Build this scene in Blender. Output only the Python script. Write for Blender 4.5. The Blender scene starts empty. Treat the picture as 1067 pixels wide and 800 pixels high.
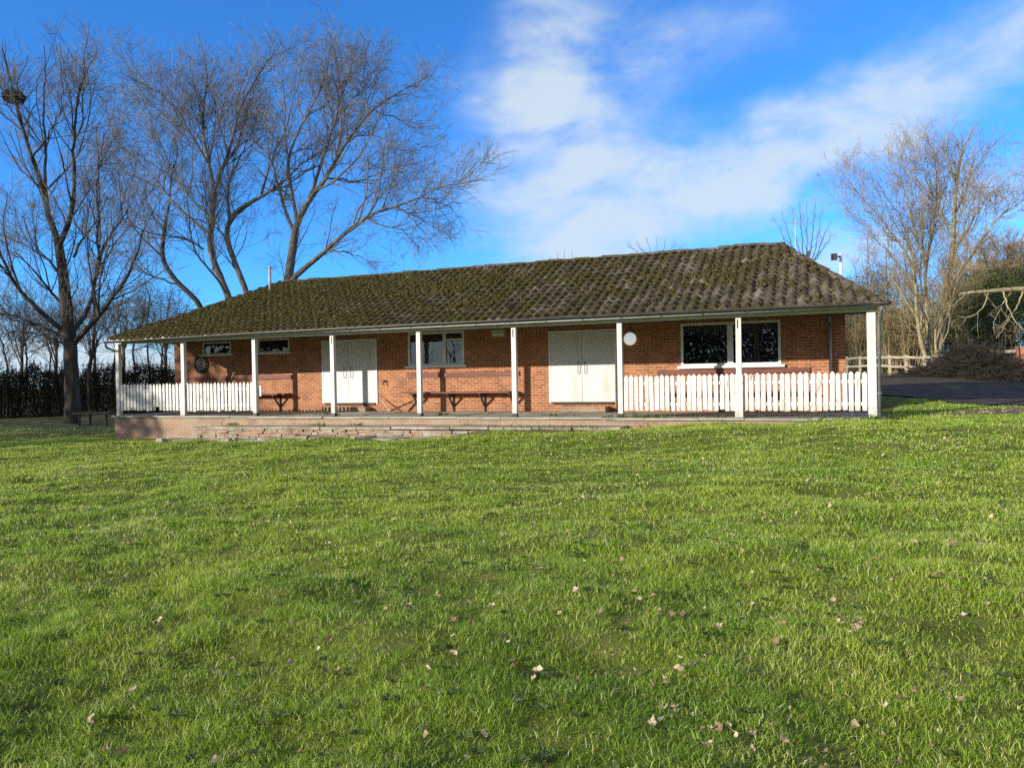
import bpy, math, random
import numpy as np
from mathutils import Vector, Matrix

random.seed(7)
rng = np.random.default_rng(11)
sc = bpy.context.scene
COL = sc.collection
rad = math.radians

# ------------------------------------------------------------------ camera data (solved from the photograph)
F = 790.85
CAM = np.array([21.0258, -18.0777, 0.9549])
RT = np.array([0.92745383, 0.37352462, -0.01757143])
UP = np.array([0.01293683, 0.0149112, 0.99980513])
FW = np.array([-0.37371384, 0.92750041, -0.00899723])


def at(x, y, d):
    """world point seen at photo position x, y at axial distance d"""
    return CAM + d * (FW + RT * (x - 533.5) / F - UP * (y - 400) / F)


def ray(x, y):
    v = FW + RT * (x - 533.5) / F - UP * (y - 400) / F
    return v / np.linalg.norm(v)


# ------------------------------------------------------------------ noise
_tab = rng.random((256, 256))


def vnoise(x, y):
    x = np.asarray(x, float); y = np.asarray(y, float)
    xi = np.floor(x).astype(int); yi = np.floor(y).astype(int)
    fx = x - xi; fy = y - yi
    fx = fx * fx * (3 - 2 * fx); fy = fy * fy * (3 - 2 * fy)
    a = _tab[xi & 255, yi & 255]; b = _tab[(xi + 1) & 255, yi & 255]
    c = _tab[xi & 255, (yi + 1) & 255]; d = _tab[(xi + 1) & 255, (yi + 1) & 255]
    return (a * (1 - fx) + b * fx) * (1 - fy) + (c * (1 - fx) + d * fx) * fy


def fbm(x, y, o=4):
    s = 0; a = 0.5; t = 0
    for i in range(o):
        s = s + a * vnoise(x * 2 ** i + 17 * i, y * 2 ** i + 31 * i); t += a; a *= .5
    return s / t


# ------------------------------------------------------------------ ground height
GP = np.array([
    (-1, 0, -.84), (2, -.3, -.78), (5, -.5, -.69), (10, -1.2, -.56), (15.6, -.8, -.34), (20, -.3, -.18), (22, -.3, -.10), (24.5, 0, -.03),
    (21, -18, -.55), (12, -10, -.52), (3, -5, -.80), (-3, -4, -.90), (-10, 5, -.85), (-20, 12, -.85), (-10, -15, -.8), (0, -20, -.75),
    (16, -6, -.48), (22, -8, -.36), (30, -8, -.2), (36, -18, -.3), (26, 3, .03), (27, 8, .16), (29, 15, .40), (23, 38, .72), (29, 22, .67),
    (34, 10, .4), (45, 25, .9), (30, 45, 1.0), (50, 50, 1.5), (10, 10, -.2), (0, 12, -.6), (0, 25, -.4), (15, 25, .2), (-25, 45, -.4), (100, 100, 2),
    (-100, 100, -1), (-100, -100, -1), (100, -100, 0), (20, -60, -.9), (-40, -20, -.9), (300, 300, 2), (-300, 300, -1), (-300, -300, -1), (300, -300, 0)])


def g0(u, v):
    u = np.asarray(u, float); v = np.asarray(v, float)
    sh = u.shape; u = u.ravel(); v = v.ravel()
    out = np.zeros_like(u)
    for i in range(0, len(u), 40000):
        d2 = (u[i:i + 40000, None] - GP[None, :, 0]) ** 2 + (v[i:i + 40000, None] - GP[None, :, 1]) ** 2 + .6
        w = d2 ** -1.7
        out[i:i + 40000] = (w * GP[None, :, 2]).sum(1) / w.sum(1)
    return out.reshape(sh)


def sstep(a, b, x):
    t = np.clip((x - a) / (b - a), 0, 1)
    return t * t * (3 - 2 * t)


def ground(u, v):
    u = np.asarray(u, float); v = np.asarray(v, float)
    z = g0(u, v)
    flat = 1 - sstep(-2.5, -.3, v) * (u > -3) * (u < 30)           # smoother by the building
    z = z + (fbm(u * .5, v * .65, 2) - .5) * .14 * (.3 + .7 * flat)
    z = z + (fbm(u * 1.7 + 9, v * 2.3, 3) - .5) * .17 * (.2 + .8 * flat)
    return z


def gz(u, v):
    return float(ground(np.array([u]), np.array([v]))[0])


def gpix(x, y, far=120):
    """where the line of sight through photo point x, y meets the ground"""
    d = ray(x, y); t = np.arange(1.5, far, .05)
    P = CAM + t[:, None] * d
    h = P[:, 2] - g0(P[:, 0], P[:, 1])
    i = np.argmax(h < 0) if (h < 0).any() else len(t) - 1
    return P[i]


# ------------------------------------------------------------------ mesh helpers
def link(o, parent=None):
    COL.objects.link(o)
    if parent is not None:
        o.parent = parent
    return o


def raw_mesh(name, V, quads=None, tris=None, smooth=False):
    V = np.asarray(V, np.float32).reshape(-1, 3)
    me = bpy.data.meshes.new(name)
    q = np.zeros((0, 4), np.int32) if quads is None else np.asarray(quads, np.int32).reshape(-1, 4)
    t = np.zeros((0, 3), np.int32) if tris is None else np.asarray(tris, np.int32).reshape(-1, 3)
    me.vertices.add(len(V)); me.vertices.foreach_set('co', V.ravel())
    nl = q.size + t.size
    me.loops.add(nl)
    me.loops.foreach_set('vertex_index', np.concatenate([q.ravel(), t.ravel()]))
    me.polygons.add(len(q) + len(t))
    starts = np.concatenate([np.arange(len(q)) * 4, q.size + np.arange(len(t)) * 3]).astype(np.int32)
    me.polygons.foreach_set('loop_start', starts)
    me.polygons.foreach_set('use_smooth', np.full(len(q) + len(t), smooth))
    me.update(calc_edges=True); me.validate()
    return me


def obj_np(name, mat, parent, V, quads=None, tris=None, smooth=False):
    me = raw_mesh(name, V, quads, tris, smooth)
    if mat: me.materials.append(mat)
    return link(bpy.data.objects.new(name, me), parent)


class MB:
    def __init__(s): s.v = []; s.f = []

    def quad(s, a, b, c, d):
        n = len(s.v); s.v += [tuple(a), tuple(b), tuple(c), tuple(d)]; s.f.append((n, n + 1, n + 2, n + 3)); return s

    def box(s, x0, x1, y0, y1, z0, z1):
        n = len(s.v)
        s.v += [(x0, y0, z0), (x1, y0, z0), (x1, y1, z0), (x0, y1, z0), (x0, y0, z1), (x1, y0, z1), (x1, y1, z1), (x0, y1, z1)]
        s.f += [tuple(n + i for i in f) for f in ((3, 2, 1, 0), (4, 5, 6, 7), (0, 1, 5, 4), (1, 2, 6, 5), (2, 3, 7, 6), (3, 0, 4, 7))]
        return s

    def hexa(s, P):  # 8 corners, same order as box
        n = len(s.v); s.v += [tuple(p) for p in P]
        s.f += [tuple(n + i for i in f) for f in ((3, 2, 1, 0), (4, 5, 6, 7), (0, 1, 5, 4), (1, 2, 6, 5), (2, 3, 7, 6), (3, 0, 4, 7))]
        return s

    def bar(s, a, b, w, h):
        a = Vector(a); b = Vector(b); t = (b - a).normalized()
        r = t.cross(Vector((0, 0, 1)))
        if r.length < 1e-3: r = Vector((1, 0, 0))
        r.normalize(); u = r.cross(t)
        P = []
        for sz in (-1, 1):
            for e, sx in ((a, -1), (a, 1), (b, 1), (b, -1)):
                P.append(e + r * sx * w / 2 + u * sz * h / 2)
        return s.hexa(P)

    def prism(s, poly, y0, y1):  # poly in x,z extruded along y
        n = len(s.v); k = len(poly)
        s.v += [(x, y0, z) for x, z in poly] + [(x, y1, z) for x, z in poly]
        s.f.append(tuple(range(n, n + k))); s.f.append(tuple(range(n + 2 * k - 1, n + k - 1, -1)))
        for i in range(k):
            j = (i + 1) % k; s.f.append((n + i, n + k + i, n + k + j, n + j))
        return s

    def tube(s, pts, r, k=8, cap=True):
        pts = [Vector(p) for p in pts]
        rr = r if isinstance(r, (list, tuple)) else [r] * len(pts)
        n = len(s.v); prev = None
        for i, p in enumerate(pts):
            t = (pts[min(i + 1, len(pts) - 1)] - pts[max(i - 1, 0)]).normalized()
            if prev is None:
                a = t.orthogonal().normalized()
            else:
                a = (prev - t * prev.dot(t)).normalized()
            prev = a; b = t.cross(a)
            for j in range(k):
                w = 2 * math.pi * j / k
                s.v.append(tuple(p + (a * math.cos(w) + b * math.sin(w)) * rr[i]))
        for i in range(len(pts) - 1):
            for j in range(k):
                m = (j + 1) % k
                s.f.append((n + i * k + j, n + i * k + m, n + (i + 1) * k + m, n + (i + 1) * k + j))
        if cap:
            s.f.append(tuple(n + j for j in reversed(range(k))))
            e = n + (len(pts) - 1) * k
            s.f.append(tuple(e + j for j in range(k)))
        return s

    def disc(s, c, r, y0, y1, k=24):  # cylinder with its axis along y
        return s.prism([(c[0] + r * math.cos(2 * math.pi * i / k), c[1] + r * math.sin(2 * math.pi * i / k)) for i in range(k)], y0, y1)

    def build(s, name, mat, parent=None, smooth=False, off=(0, 0, 0)):
        me = bpy.data.meshes.new(name)
        o = Vector(off)
        me.from_pydata([tuple(Vector(v) - o) for v in s.v], [], s.f)
        if smooth:
            for p in me.polygons: p.use_smooth = len(p.vertices) == 4
        me.materials.append(mat)
        ob = bpy.data.objects.new(name, me)
        link(ob, parent)
        if parent is None: ob.location = o
        return ob


def tag(o, label=None, cat=None, group=None, kind=None):
    if label: o['label'] = label
    if cat: o['category'] = cat
    if group: o['group'] = group
    if kind: o['kind'] = kind
    return o


def thing(name, label, cat, loc=(0, 0, 0), group=None):
    o = bpy.data.objects.new(name, None); o.empty_display_size = .2
    o.location = tuple(float(c) for c in loc)
    link(o); tag(o, label, cat, group)
    return o


def child(mb, name, mat, parent, smooth=False):
    """part given in world coordinates, stored relative to its thing (things have no rotation)"""
    root = parent
    off = Vector((0, 0, 0))
    while root is not None:
        off += Vector(root.location); root = root.parent
    o = mb.build(name, mat, None, smooth, off)
    o.location = (0, 0, 0); o.parent = parent
    return o


def copy_tree(o, parent=None):
    c = o.copy(); COL.objects.link(c); c.parent = parent
    for ch in [x for x in o.children]: copy_tree(ch, c)
    return c


# ------------------------------------------------------------------ materials
def nodes_of(name):
    m = bpy.data.materials.new(name); m.use_nodes = True
    nt = m.node_tree
    return m, nt, nt.nodes, nt.links, nt.nodes['Principled BSDF']


def ramp(N, stops):
    r = N.new('ShaderNodeValToRGB')
    e = r.color_ramp.elements
    while len(e) < len(stops): e.new(.5)
    for el, (p, c) in zip(e, stops):
        el.position = p; el.color = (*c, 1)
    return r


def noise(N, L, vec, scale, detail=4, rough=.55, dist=0):
    n = N.new('ShaderNodeTexNoise'); n.inputs['Scale'].default_value = scale; n.inputs['Detail'].default_value = detail
    n.inputs['Roughness'].default_value = rough; n.inputs['Distortion'].default_value = dist
    if vec is not None: L.new(vec, n.inputs['Vector'])
    return n


def mapping(N, L, vec, scale=(1, 1, 1), rot=(0, 0, 0)):
    mp = N.new('ShaderNodeMapping'); mp.inputs['Scale'].default_value = scale; mp.inputs['Rotation'].default_value = rot
    L.new(vec, mp.inputs['Vector']); return mp.outputs[0]


def mixc(N, L, fac, a, b, mode='MIX'):
    m = N.new('ShaderNodeMix'); m.data_type = 'RGBA'; m.blend_type = mode
    for s, k in ((fac, 0), (a, 6), (b, 7)):
        if hasattr(s, 'links'): L.new(s, m.inputs[k])
        elif k == 0: m.inputs[0].default_value = s
        else: m.inputs[k].default_value = (*s, 1)
    return m.outputs[2]


def mat_noise(name, stops, scale=3, rough=.7, bump=.0, bscale=30, detail=6, stretch=(1, 1, 1), spec=.3):
    m, nt, N, L, P = nodes_of(name)
    tc = N.new('ShaderNodeTexCoord')
    ge = N.new('ShaderNodeNewGeometry')
    v = mapping(N, L, ge.outputs['Position'], stretch)
    n = noise(N, L, v, scale, detail)
    r = ramp(N, stops); L.new(n.outputs['Fac'], r.inputs[0])
    L.new(r.outputs[0], P.inputs['Base Color'])
    P.inputs['Roughness'].default_value = rough
    P.inputs['Specular IOR Level'].default_value = spec
    if bump:
        b = noise(N, L, v, bscale, 3)
        bp = N.new('ShaderNodeBump'); bp.inputs['Strength'].default_value = bump; bp.inputs['Distance'].default_value = .02
        L.new(b.outputs['Fac'], bp.inputs['Height']); L.new(bp.outputs[0], P.inputs['Normal'])
    return m


def mat_brick(name, c1, c2, mortar, weather=0.0, stain=(.3, .28, .22)):
    m, nt, N, L, P = nodes_of(name)
    ge = N.new('ShaderNodeNewGeometry')
    sep = N.new('ShaderNodeSeparateXYZ'); L.new(ge.outputs['Position'], sep.inputs[0])
    nsep = N.new('ShaderNodeSeparateXYZ'); L.new(ge.outputs['True Normal'], nsep.inputs[0])
    ab = N.new('ShaderNodeMath'); ab.operation = 'ABSOLUTE'; L.new(nsep.outputs[0], ab.inputs[0])
    gt = N.new('ShaderNodeMath'); gt.operation = 'GREATER_THAN'; L.new(ab.outputs[0], gt.inputs[0]); gt.inputs[1].default_value = .7
    mx = N.new('ShaderNodeMix'); mx.data_type = 'FLOAT'
    L.new(gt.outputs[0], mx.inputs[0]); L.new(sep.outputs[0], mx.inputs[2]); L.new(sep.outputs[1], mx.inputs[3])
    cb = N.new('ShaderNodeCombineXYZ'); L.new(mx.outputs[0], cb.inputs[0]); L.new(sep.outputs[2], cb.inputs[1])
    wob = noise(N, L, ge.outputs['Position'], 9, 2)
    add = N.new('ShaderNodeVectorMath'); add.operation = 'MULTIPLY_ADD'
    L.new(wob.outputs['Color'], add.inputs[0]); add.inputs[1].default_value = (.008, .008, 0); L.new(cb.outputs[0], add.inputs[2])
    b = N.new('ShaderNodeTexBrick')
    L.new(add.outputs[0], b.inputs['Vector'])
    b.inputs['Scale'].default_value = 1; b.inputs['Brick Width'].default_value = .225; b.inputs['Row Height'].default_value = .075
    b.inputs['Mortar Size'].default_value = .0105; b.inputs['Mortar Smooth'].default_value = .25; b.inputs['Bias'].default_value = -.1
    b.inputs['Color1'].default_value = (*c1, 1); b.inputs['Color2'].default_value = (*c2, 1); b.inputs['Mortar'].default_value = (*mortar, 1)
    n1 = noise(N, L, ge.outputs['Position'], 2.2, 6, .6)
    r1 = ramp(N, [(.3, (.72, .72, .74)), (.7, (1.12, 1.08, 1.02))]); L.new(n1.outputs['Fac'], r1.inputs[0])
    col = mixc(N, L, 1.0, b.outputs['Color'], r1.outputs[0], 'MULTIPLY')
    if weather:
        n2 = noise(N, L, ge.outputs['Position'], 1.7, 7, .7, .4)
        r2 = ramp(N, [(.42, (0, 0, 0)), (.68, (weather,) * 3)]); L.new(n2.outputs['Fac'], r2.inputs[0])
        col = mixc(N, L, r2.outputs[0], col, stain)
    L.new(col, P.inputs['Base Color']); P.inputs['Roughness'].default_value = .85; P.inputs['Specular IOR Level'].default_value = .2
    bp = N.new('ShaderNodeBump'); bp.inputs['Strength'].default_value = .5; bp.inputs['Distance'].default_value = .01; bp.invert = True
    L.new(b.outputs['Fac'], bp.inputs['Height']); L.new(bp.outputs[0], P.inputs['Normal'])
    return m


def mat_leaf(name, stops, attr='tint', trans=.35, rough=.6, patch=None, spec=.35):
    m, nt, N, L, P = nodes_of(name)
    a = N.new('ShaderNodeAttribute'); a.attribute_name = attr
    r = ramp(N, stops); L.new(a.outputs['Fac'], r.inputs[0])
    col = r.outputs[0]
    if patch:
        ge = N.new('ShaderNodeNewGeometry')
        n = noise(N, L, ge.outputs['Position'], patch[0], 4, .6)
        rr = ramp(N, patch[1]); L.new(n.outputs['Fac'], rr.inputs[0])
        col = mixc(N, L, 1.0, col, rr.outputs[0], 'MULTIPLY')
    L.new(col, P.inputs['Base Color']); P.inputs['Roughness'].default_value = rough; P.inputs['Specular IOR Level'].default_value = spec
    tr = N.new('ShaderNodeBsdfTranslucent'); L.new(col, tr.inputs['Color'])
    mx = N.new('ShaderNodeMixShader'); mx.inputs[0].default_value = trans
    L.new(P.outputs[0], mx.inputs[1]); L.new(tr.outputs[0], mx.inputs[2])
    L.new(mx.outputs[0], N['Material Output'].inputs['Surface'])
    return m


M = {}
M['brick'] = mat_brick('wall_brick', (.42, .150, .058), (.25, .078, .034), (.44, .33, .23))
M['plinth'] = mat_brick('plinth_brick', (.32, .17, .105), (.25, .145, .10), (.40, .35, .28), .75, (.33, .285, .215))
M['white'] = mat_noise('white_paint', [(.2, (.44, .42, .36)), (.40, (.55, .55, .54)), (.7, (.62, .62, .61))], 5, .5, .12, 40, stretch=(1, 1, .35))
M['fence_white'] = mat_noise('worn_white_paint', [(.30, (.36, .29, .22)), (.40, (.56, .555, .535)), (.7, (.64, .64, .63))], 9, .6, .2, 60, stretch=(1, 1, .3))
M['cream'] = mat_noise('door_paint', [(.25, (.46, .44, .37)), (.42, (.565, .575, .55)), (.75, (.625, .64, .62))], 1.6, .5, .1, 25, stretch=(1.5, 1, .35))
M['beam'] = mat_noise('beam_paint', [(.3, (.50, .51, .48)), (.7, (.66, .66, .63))], 4, .6, .1, 30, stretch=(.3, 1, 1))
M['frame'] = mat_noise('window_frame_paint', [(.3, (.66, .65, .60)), (.7, (.80, .80, .77))], 6, .45)
M['black'] = mat_noise('black_plastic', [(.3, (.020, .021, .022)), (.7, (.045, .045, .047))], 6, .35, spec=.5)
M['grey_metal'] = mat_noise('grey_metal', [(.3, (.25, .26, .27)), (.7, (.38, .39, .40))], 6, .4, spec=.5)
M['pipe_dark'] = mat_noise('dark_grey_pipe', [(.3, (.085, .09, .095)), (.7, (.15, .155, .16))], 6, .45, spec=.5)
M['wood_red'] = mat_noise('brown_bench_wood', [(.3, (.12, .045, .032)), (.7, (.21, .085, .060))], 8, .6, .2, 60, stretch=(.15, 1, 2))
M['wood_grey'] = mat_noise('weathered_wood', [(.3, (.26, .22, .15)), (.7, (.48, .42, .30))], 6, .8, .2, 60, stretch=(.3, .3, 2))
M['wood_dark'] = mat_noise('dark_old_wood', [(.3, (.03, .028, .022)), (.7, (.07, .062, .05))], 6, .8, .2, 60)
M['iron'] = mat_noise('rusty_dark_iron', [(.35, (.03, .025, .022)), (.7, (.09, .055, .04))], 12, .7)
M['concrete'] = mat_noise('veranda_concrete', [(.25, (.17, .175, .13)), (.5, (.30, .285, .23)), (.75, (.40, .375, .31))], 1.8, .9, .25, 40, 8)
M['stone'] = mat_noise('old_paving', [(.25, (.13, .115, .08)), (.5, (.28, .25, .195)), (.75, (.42, .385, .31))], 2.6, .9, .5, 30, 8)
M['asphalt'] = mat_noise('asphalt', [(.3, (.046, .037, .028)), (.55, (.078, .066, .051)), (.75, (.13, .112, .09))], 2.2, .95, .4, 90, 9, spec=.08)
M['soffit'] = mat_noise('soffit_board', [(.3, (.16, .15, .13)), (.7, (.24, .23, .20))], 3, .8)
M['dark_room'] = mat_noise('dim_interior', [(.3, (.30, .28, .25)), (.7, (.42, .40, .36))], 1, .9)
M['dart_black'] = mat_noise('dartboard_black', [(.3, (.02, .018, .016)), (.7, (.04, .035, .03))], 20, .8)
M['dart_pale'] = mat_noise('dartboard_cream', [(.3, (.40, .36, .27)), (.7, (.55, .50, .38))], 20, .8)
M['lamp_white'] = mat_noise('lamp_glass', [(.3, (.78, .80, .82)), (.7, (.86, .88, .90))], 10, .25, spec=.5)
_p = M['lamp_white'].node_tree.nodes['Principled BSDF']; _p.inputs['Emission Color'].default_value = (.9, .95, 1, 1); _p.inputs['Emission Strength'].default_value = .24
M['beige'] = mat_noise('beige_plastic', [(.3, (.42, .39, .30)), (.7, (.52, .49, .39))], 8, .5)
M['terracotta'] = mat_noise('orange_brick_pillar', [(.3, (.32, .12, .06)), (.7, (.45, .19, .10))], 8, .85, .3, 40)
M['bark'] = mat_noise('grey_bark', [(.25, (.018, .0155, .013)), (.55, (.044, .038, .031)), (.8, (.10, .092, .076))], 5, .9, .5, 25, stretch=(1, 1, .35))
M['bark_pale'] = mat_noise('pale_bark', [(.25, (.050, .048, .043)), (.55, (.13, .125, .113)), (.8, (.26, .25, .23))], 4, .9, .5, 25, stretch=(1, 1, .35))
M['bark_lichen'] = mat_noise('lichen_bark', [(.30, (.10, .085, .05)), (.48, (.25, .215, .12)), (.75, (.40, .36, .22))], 7, .9, .5, 22, stretch=(1, 1, .4))
M['bark_dark'] = mat_noise('dark_bark', [(.25, (.028, .024, .019)), (.55, (.060, .051, .041)), (.8, (.11, .097, .08))], 5, .9, .5, 25, stretch=(1, 1, .35))
M['twig'] = mat_noise('twig_bark', [(.3, (.095, .094, .088)), (.7, (.26, .256, .24))], 1.5, .9)
M['twig_tan'] = mat_noise('tan_twigs', [(.3, (.18, .135, .07)), (.7, (.36, .285, .165))], 1.5, .9)
M['twig_dark'] = mat_noise('dark_twigs', [(.3, (.045, .038, .03)), (.7, (.10, .085, .066))], 1.5, .9)
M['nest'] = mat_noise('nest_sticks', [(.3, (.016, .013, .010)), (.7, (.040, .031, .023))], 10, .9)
M['hedge'] = mat_leaf('hedge_leaf', [(0, (.012, .016, .006)), (.6, (.034, .038, .013)), (1, (.085, .068, .030))], trans=.2, spec=.12)
M['ivy'] = mat_leaf('ivy_leaf', [(0, (.022, .034, .009)), (.6, (.055, .080, .018)), (1, (.13, .145, .04))], trans=.25)
M['scrub'] = mat_leaf('scrub_leaf', [(0, (.06, .06, .015)), (.6, (.15, .128, .036)), (1, (.27, .21, .08))], trans=.25)
M['evergreen'] = mat_leaf('evergreen_leaf', [(0, (.02, .03, .01)), (1, (.05, .06, .02))], trans=.2)
M['grass'] = mat_leaf('grass_blade', [(0, (.095, .215, .016)), (.45, (.290, .445, .034)), (.85, (.59, .67, .10)), (1, (.84, .78, .42))], trans=.5, rough=.6,
                      patch=(.8, [(.3, (.82, .90, .85)), (.5, (1, 1, 1)), (.72, (1.16, 1.06, 1.0))]))
M['weed'] = mat_leaf('weed_leaf', [(0, (.05, .09, .015)), (1, (.14, .19, .05))], trans=.35)
M['dead_leaf'] = mat_leaf('dead_leaf', [(0, (.14, .085, .048)), (.45, (.35, .25, .15)), (1, (.60, .50, .35))], trans=.2, rough=.7)


def grime(mat, z0, z1, col, amt):
    nt = mat.node_tree; N, L = nt.nodes, nt.links; P = N['Principled BSDF']
    src = P.inputs['Base Color'].links[0].from_socket
    ge = N.new('ShaderNodeNewGeometry'); sp = N.new('ShaderNodeSeparateXYZ'); L.new(ge.outputs['Position'], sp.inputs[0])
    n = noise(N, L, ge.outputs['Position'], 11, 6, .7)
    mr = N.new('ShaderNodeMapRange'); L.new(sp.outputs[2], mr.inputs[0]); mr.inputs[1].default_value = z1; mr.inputs[2].default_value = z0; mr.inputs[3].default_value = -.3; mr.inputs[4].default_value = .20
    ad = N.new('ShaderNodeMath'); ad.operation = 'ADD'; L.new(mr.outputs[0], ad.inputs[0]); L.new(n.outputs['Fac'], ad.inputs[1])
    rp = ramp(N, [(.48, (0, 0, 0)), (.78, (amt,) * 3)]); L.new(ad.outputs[0], rp.inputs[0])
    L.new(mixc(N, L, rp.outputs[0], src, col), P.inputs['Base Color'])


for k_ in ('white', 'fence_white', 'cream'):
    grime(M[k_], -.1, .75, (.26, .245, .17), .8)
grime(M['brick'], -.1, .5, (.20, .125, .085), .6)


def glass_mat():
    m, nt, N, L, P = nodes_of('window_glass')
    N.remove(P)
    t = N.new('ShaderNodeBsdfTransparent'); t.inputs[0].default_value = (.75, .8, .8, 1)
    g = N.new('ShaderNodeBsdfGlossy'); g.inputs['Roughness'].default_value = .01; g.inputs['Color'].default_value = (.9, .95, 1, 1)
    ge = N.new('ShaderNodeNewGeometry')
    n = noise(N, L, ge.outputs['Position'], 1.5, 2)
    bp = N.new('ShaderNodeBump'); bp.inputs['Strength'].default_value = .03; bp.inputs['Distance'].default_value = .05
    L.new(n.outputs['Fac'], bp.inputs['Height']); L.new(bp.outputs[0], g.inputs['Normal'])
    f = N.new('ShaderNodeFresnel'); f.inputs[0].default_value = 1.9
    mx = N.new('ShaderNodeMixShader'); L.new(f.outputs[0], mx.inputs[0]); L.new(t.outputs[0], mx.inputs[1]); L.new(g.outputs[0], mx.inputs[2])
    L.new(mx.outputs[0], N['Material Output'].inputs['Surface'])
    return m


M['glass'] = glass_mat()


def roof_mat():
    m, nt, N, L, P = nodes_of('mossy_roof_tile')
    ge = N.new('ShaderNodeNewGeometry')
    pos = ge.outputs['Position']
    at_ = N.new('ShaderNodeAttribute'); at_.attribute_name = 'tile'
    tr = ramp(N, [(0, (.060, .049, .036)), (.5, (.135, .109, .081)), (1, (.25, .212, .162))]); L.new(at_.outputs['Fac'], tr.inputs[0])
    n1 = noise(N, L, pos, 7, 8, .65)
    r1 = ramp(N, [(.3, (.7, .7, .7)), (.72, (1.3, 1.25, 1.2))]); L.new(n1.outputs['Fac'], r1.inputs[0])
    tile = mixc(N, L, 1.0, tr.outputs[0], r1.outputs[0], 'MULTIPLY')
    # moss: more of it towards the left-hand end and the upper courses
    sep = N.new('ShaderNodeSeparateXYZ'); L.new(pos, sep.inputs[0])
    mr = N.new('ShaderNodeMapRange'); L.new(sep.outputs[0], mr.inputs[0]); mr.inputs[1].default_value = 2; mr.inputs[2].default_value = 23
    mr.inputs[3].default_value = .19; mr.inputs[4].default_value = -.02
    n2 = noise(N, L, pos, 1.1, 8, .72)
    n3 = noise(N, L, pos, 14, 4, .7)
    a = N.new('ShaderNodeMath'); a.operation = 'ADD'; L.new(n2.outputs['Fac'], a.inputs[0]); L.new(mr.outputs[0], a.inputs[1])
    b = N.new('ShaderNodeMath'); b.operation = 'MULTIPLY_ADD'; L.new(n3.outputs['Fac'], b.inputs[0]); b.inputs[1].default_value = .55; L.new(a.outputs[0], b.inputs[2])
    rm = ramp(N, [(.74, (0, 0, 0)), (.90, (1, 1, 1))]); L.new(b.outputs[0], rm.inputs[0])
    n4 = noise(N, L, pos, 17, 6, .75)
    mc = ramp(N, [(.32, (.026, .022, .007)), (.52, (.074, .062, .017)), (.75, (.19, .152, .050))]); L.new(n4.outputs['Fac'], mc.inputs[0])
    col = mixc(N, L, rm.outputs[0], tile, mc.outputs[0])
    # pale lichen dots
    n5 = noise(N, L, pos, 19, 2, .5)
    rl = ramp(N, [(.71, (0, 0, 0)), (.76, (.7, .7, .7))]); L.new(n5.outputs['Fac'], rl.inputs[0])
    col = mixc(N, L, rl.outputs[0], col, (.33, .30, .25))
    L.new(col, P.inputs['Base Color']); P.inputs['Roughness'].default_value = .92; P.inputs['Specular IOR Level'].default_value = .15
    bp = N.new('ShaderNodeBump'); bp.inputs['Strength'].default_value = .8; bp.inputs['Distance'].default_value = .04
    ad = N.new('ShaderNodeMath'); ad.operation = 'MULTIPLY_ADD'; L.new(rm.outputs[0], ad.inputs[0]); ad.inputs[1].default_value = .7; L.new(n4.outputs['Fac'], ad.inputs[2])
    L.new(ad.outputs[0], bp.inputs['Height']); L.new(bp.outputs[0], P.inputs['Normal'])
    return m


M['roof'] = roof_mat()


def ground_mat():
    m, nt, N, L, P = nodes_of('turf_and_soil')
    ge = N.new('ShaderNodeNewGeometry'); pos = ge.outputs['Position']
    n1 = noise(N, L, pos, 3.5, 8, .65)
    r1 = ramp(N, [(.3, (.050, .066, .014)), (.5, (.105, .128, .026)), (.72, (.19, .175, .06))]); L.new(n1.outputs['Fac'], r1.inputs[0])
    a = N.new('ShaderNodeAttribute'); a.attribute_name = 'soil'
    n2 = noise(N, L, pos, 4.5, 8, .7)
    r2 = ramp(N, [(.3, (.075, .055, .034)), (.55, (.18, .135, .085)), (.75, (.33, .26, .175))]); L.new(n2.outputs['Fac'], r2.inputs[0])
    col = mixc(N, L, a.outputs['Fac'], r1.outputs[0], r2.outputs[0])
    L.new(col, P.inputs['Base Color']); P.inputs['Roughness'].default_value = .95; P.inputs['Specular IOR Level'].default_value = .1
    bp = N.new('ShaderNodeBump'); bp.inputs['Strength'].default_value = .7; bp.inputs['Distance'].default_value = .05
    n3 = noise(N, L, pos, 25, 4, .7); L.new(n3.outputs['Fac'], bp.inputs['Height']); L.new(bp.outputs[0], P.inputs['Normal'])
    return m


M['ground'] = ground_mat()


def tint_attr(o, vals, name='tint', domain='POINT'):
    a = o.data.attributes.new(name, 'FLOAT', domain)
    a.data.foreach_set('value', np.asarray(vals, np.float32))


# ------------------------------------------------------------------ the ground sheet
def soil_mask(u, v):
    n = fbm(u * .9, v * .9, 3)
    s = np.zeros_like(u)
    # bare verge to the right of the veranda
    s = np.maximum(s, sstep(.0, .5, 1.2 - np.hypot((u - 25.0) / 2.6, (v - 1.9 - (u - 25) * .55) / .75) + (n - .5) * 1.3))
    # leaf litter below the left trees
    s = np.maximum(s, sstep(.0, .6, (v - 0.3 - .15 * (u + 5)) * .6 + (n - .5) * 2.2) * (u < -.3) * .4)
    # trodden edge along the veranda
    s = np.maximum(s, sstep(.0, .35, .35 - np.abs(v + np.interp(u, [0, 3, 10, 16, 17.5, 22], [.15, 1.0, 1.75, 1.15, .1, .1])) * .9 + (n - .5) * 1.1) * (u > -1) * (u < 18) * .9)
    # behind the house and below the hedgerow
    s = np.maximum(s, (v > 3) * (u < 22.5) * (u > -1) * .8)
    s = np.maximum(s, sstep(17, 19, v - (29 - u) * 2.2 + (n - .5) * 3) * (u > 22) * .8)
    return s


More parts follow.
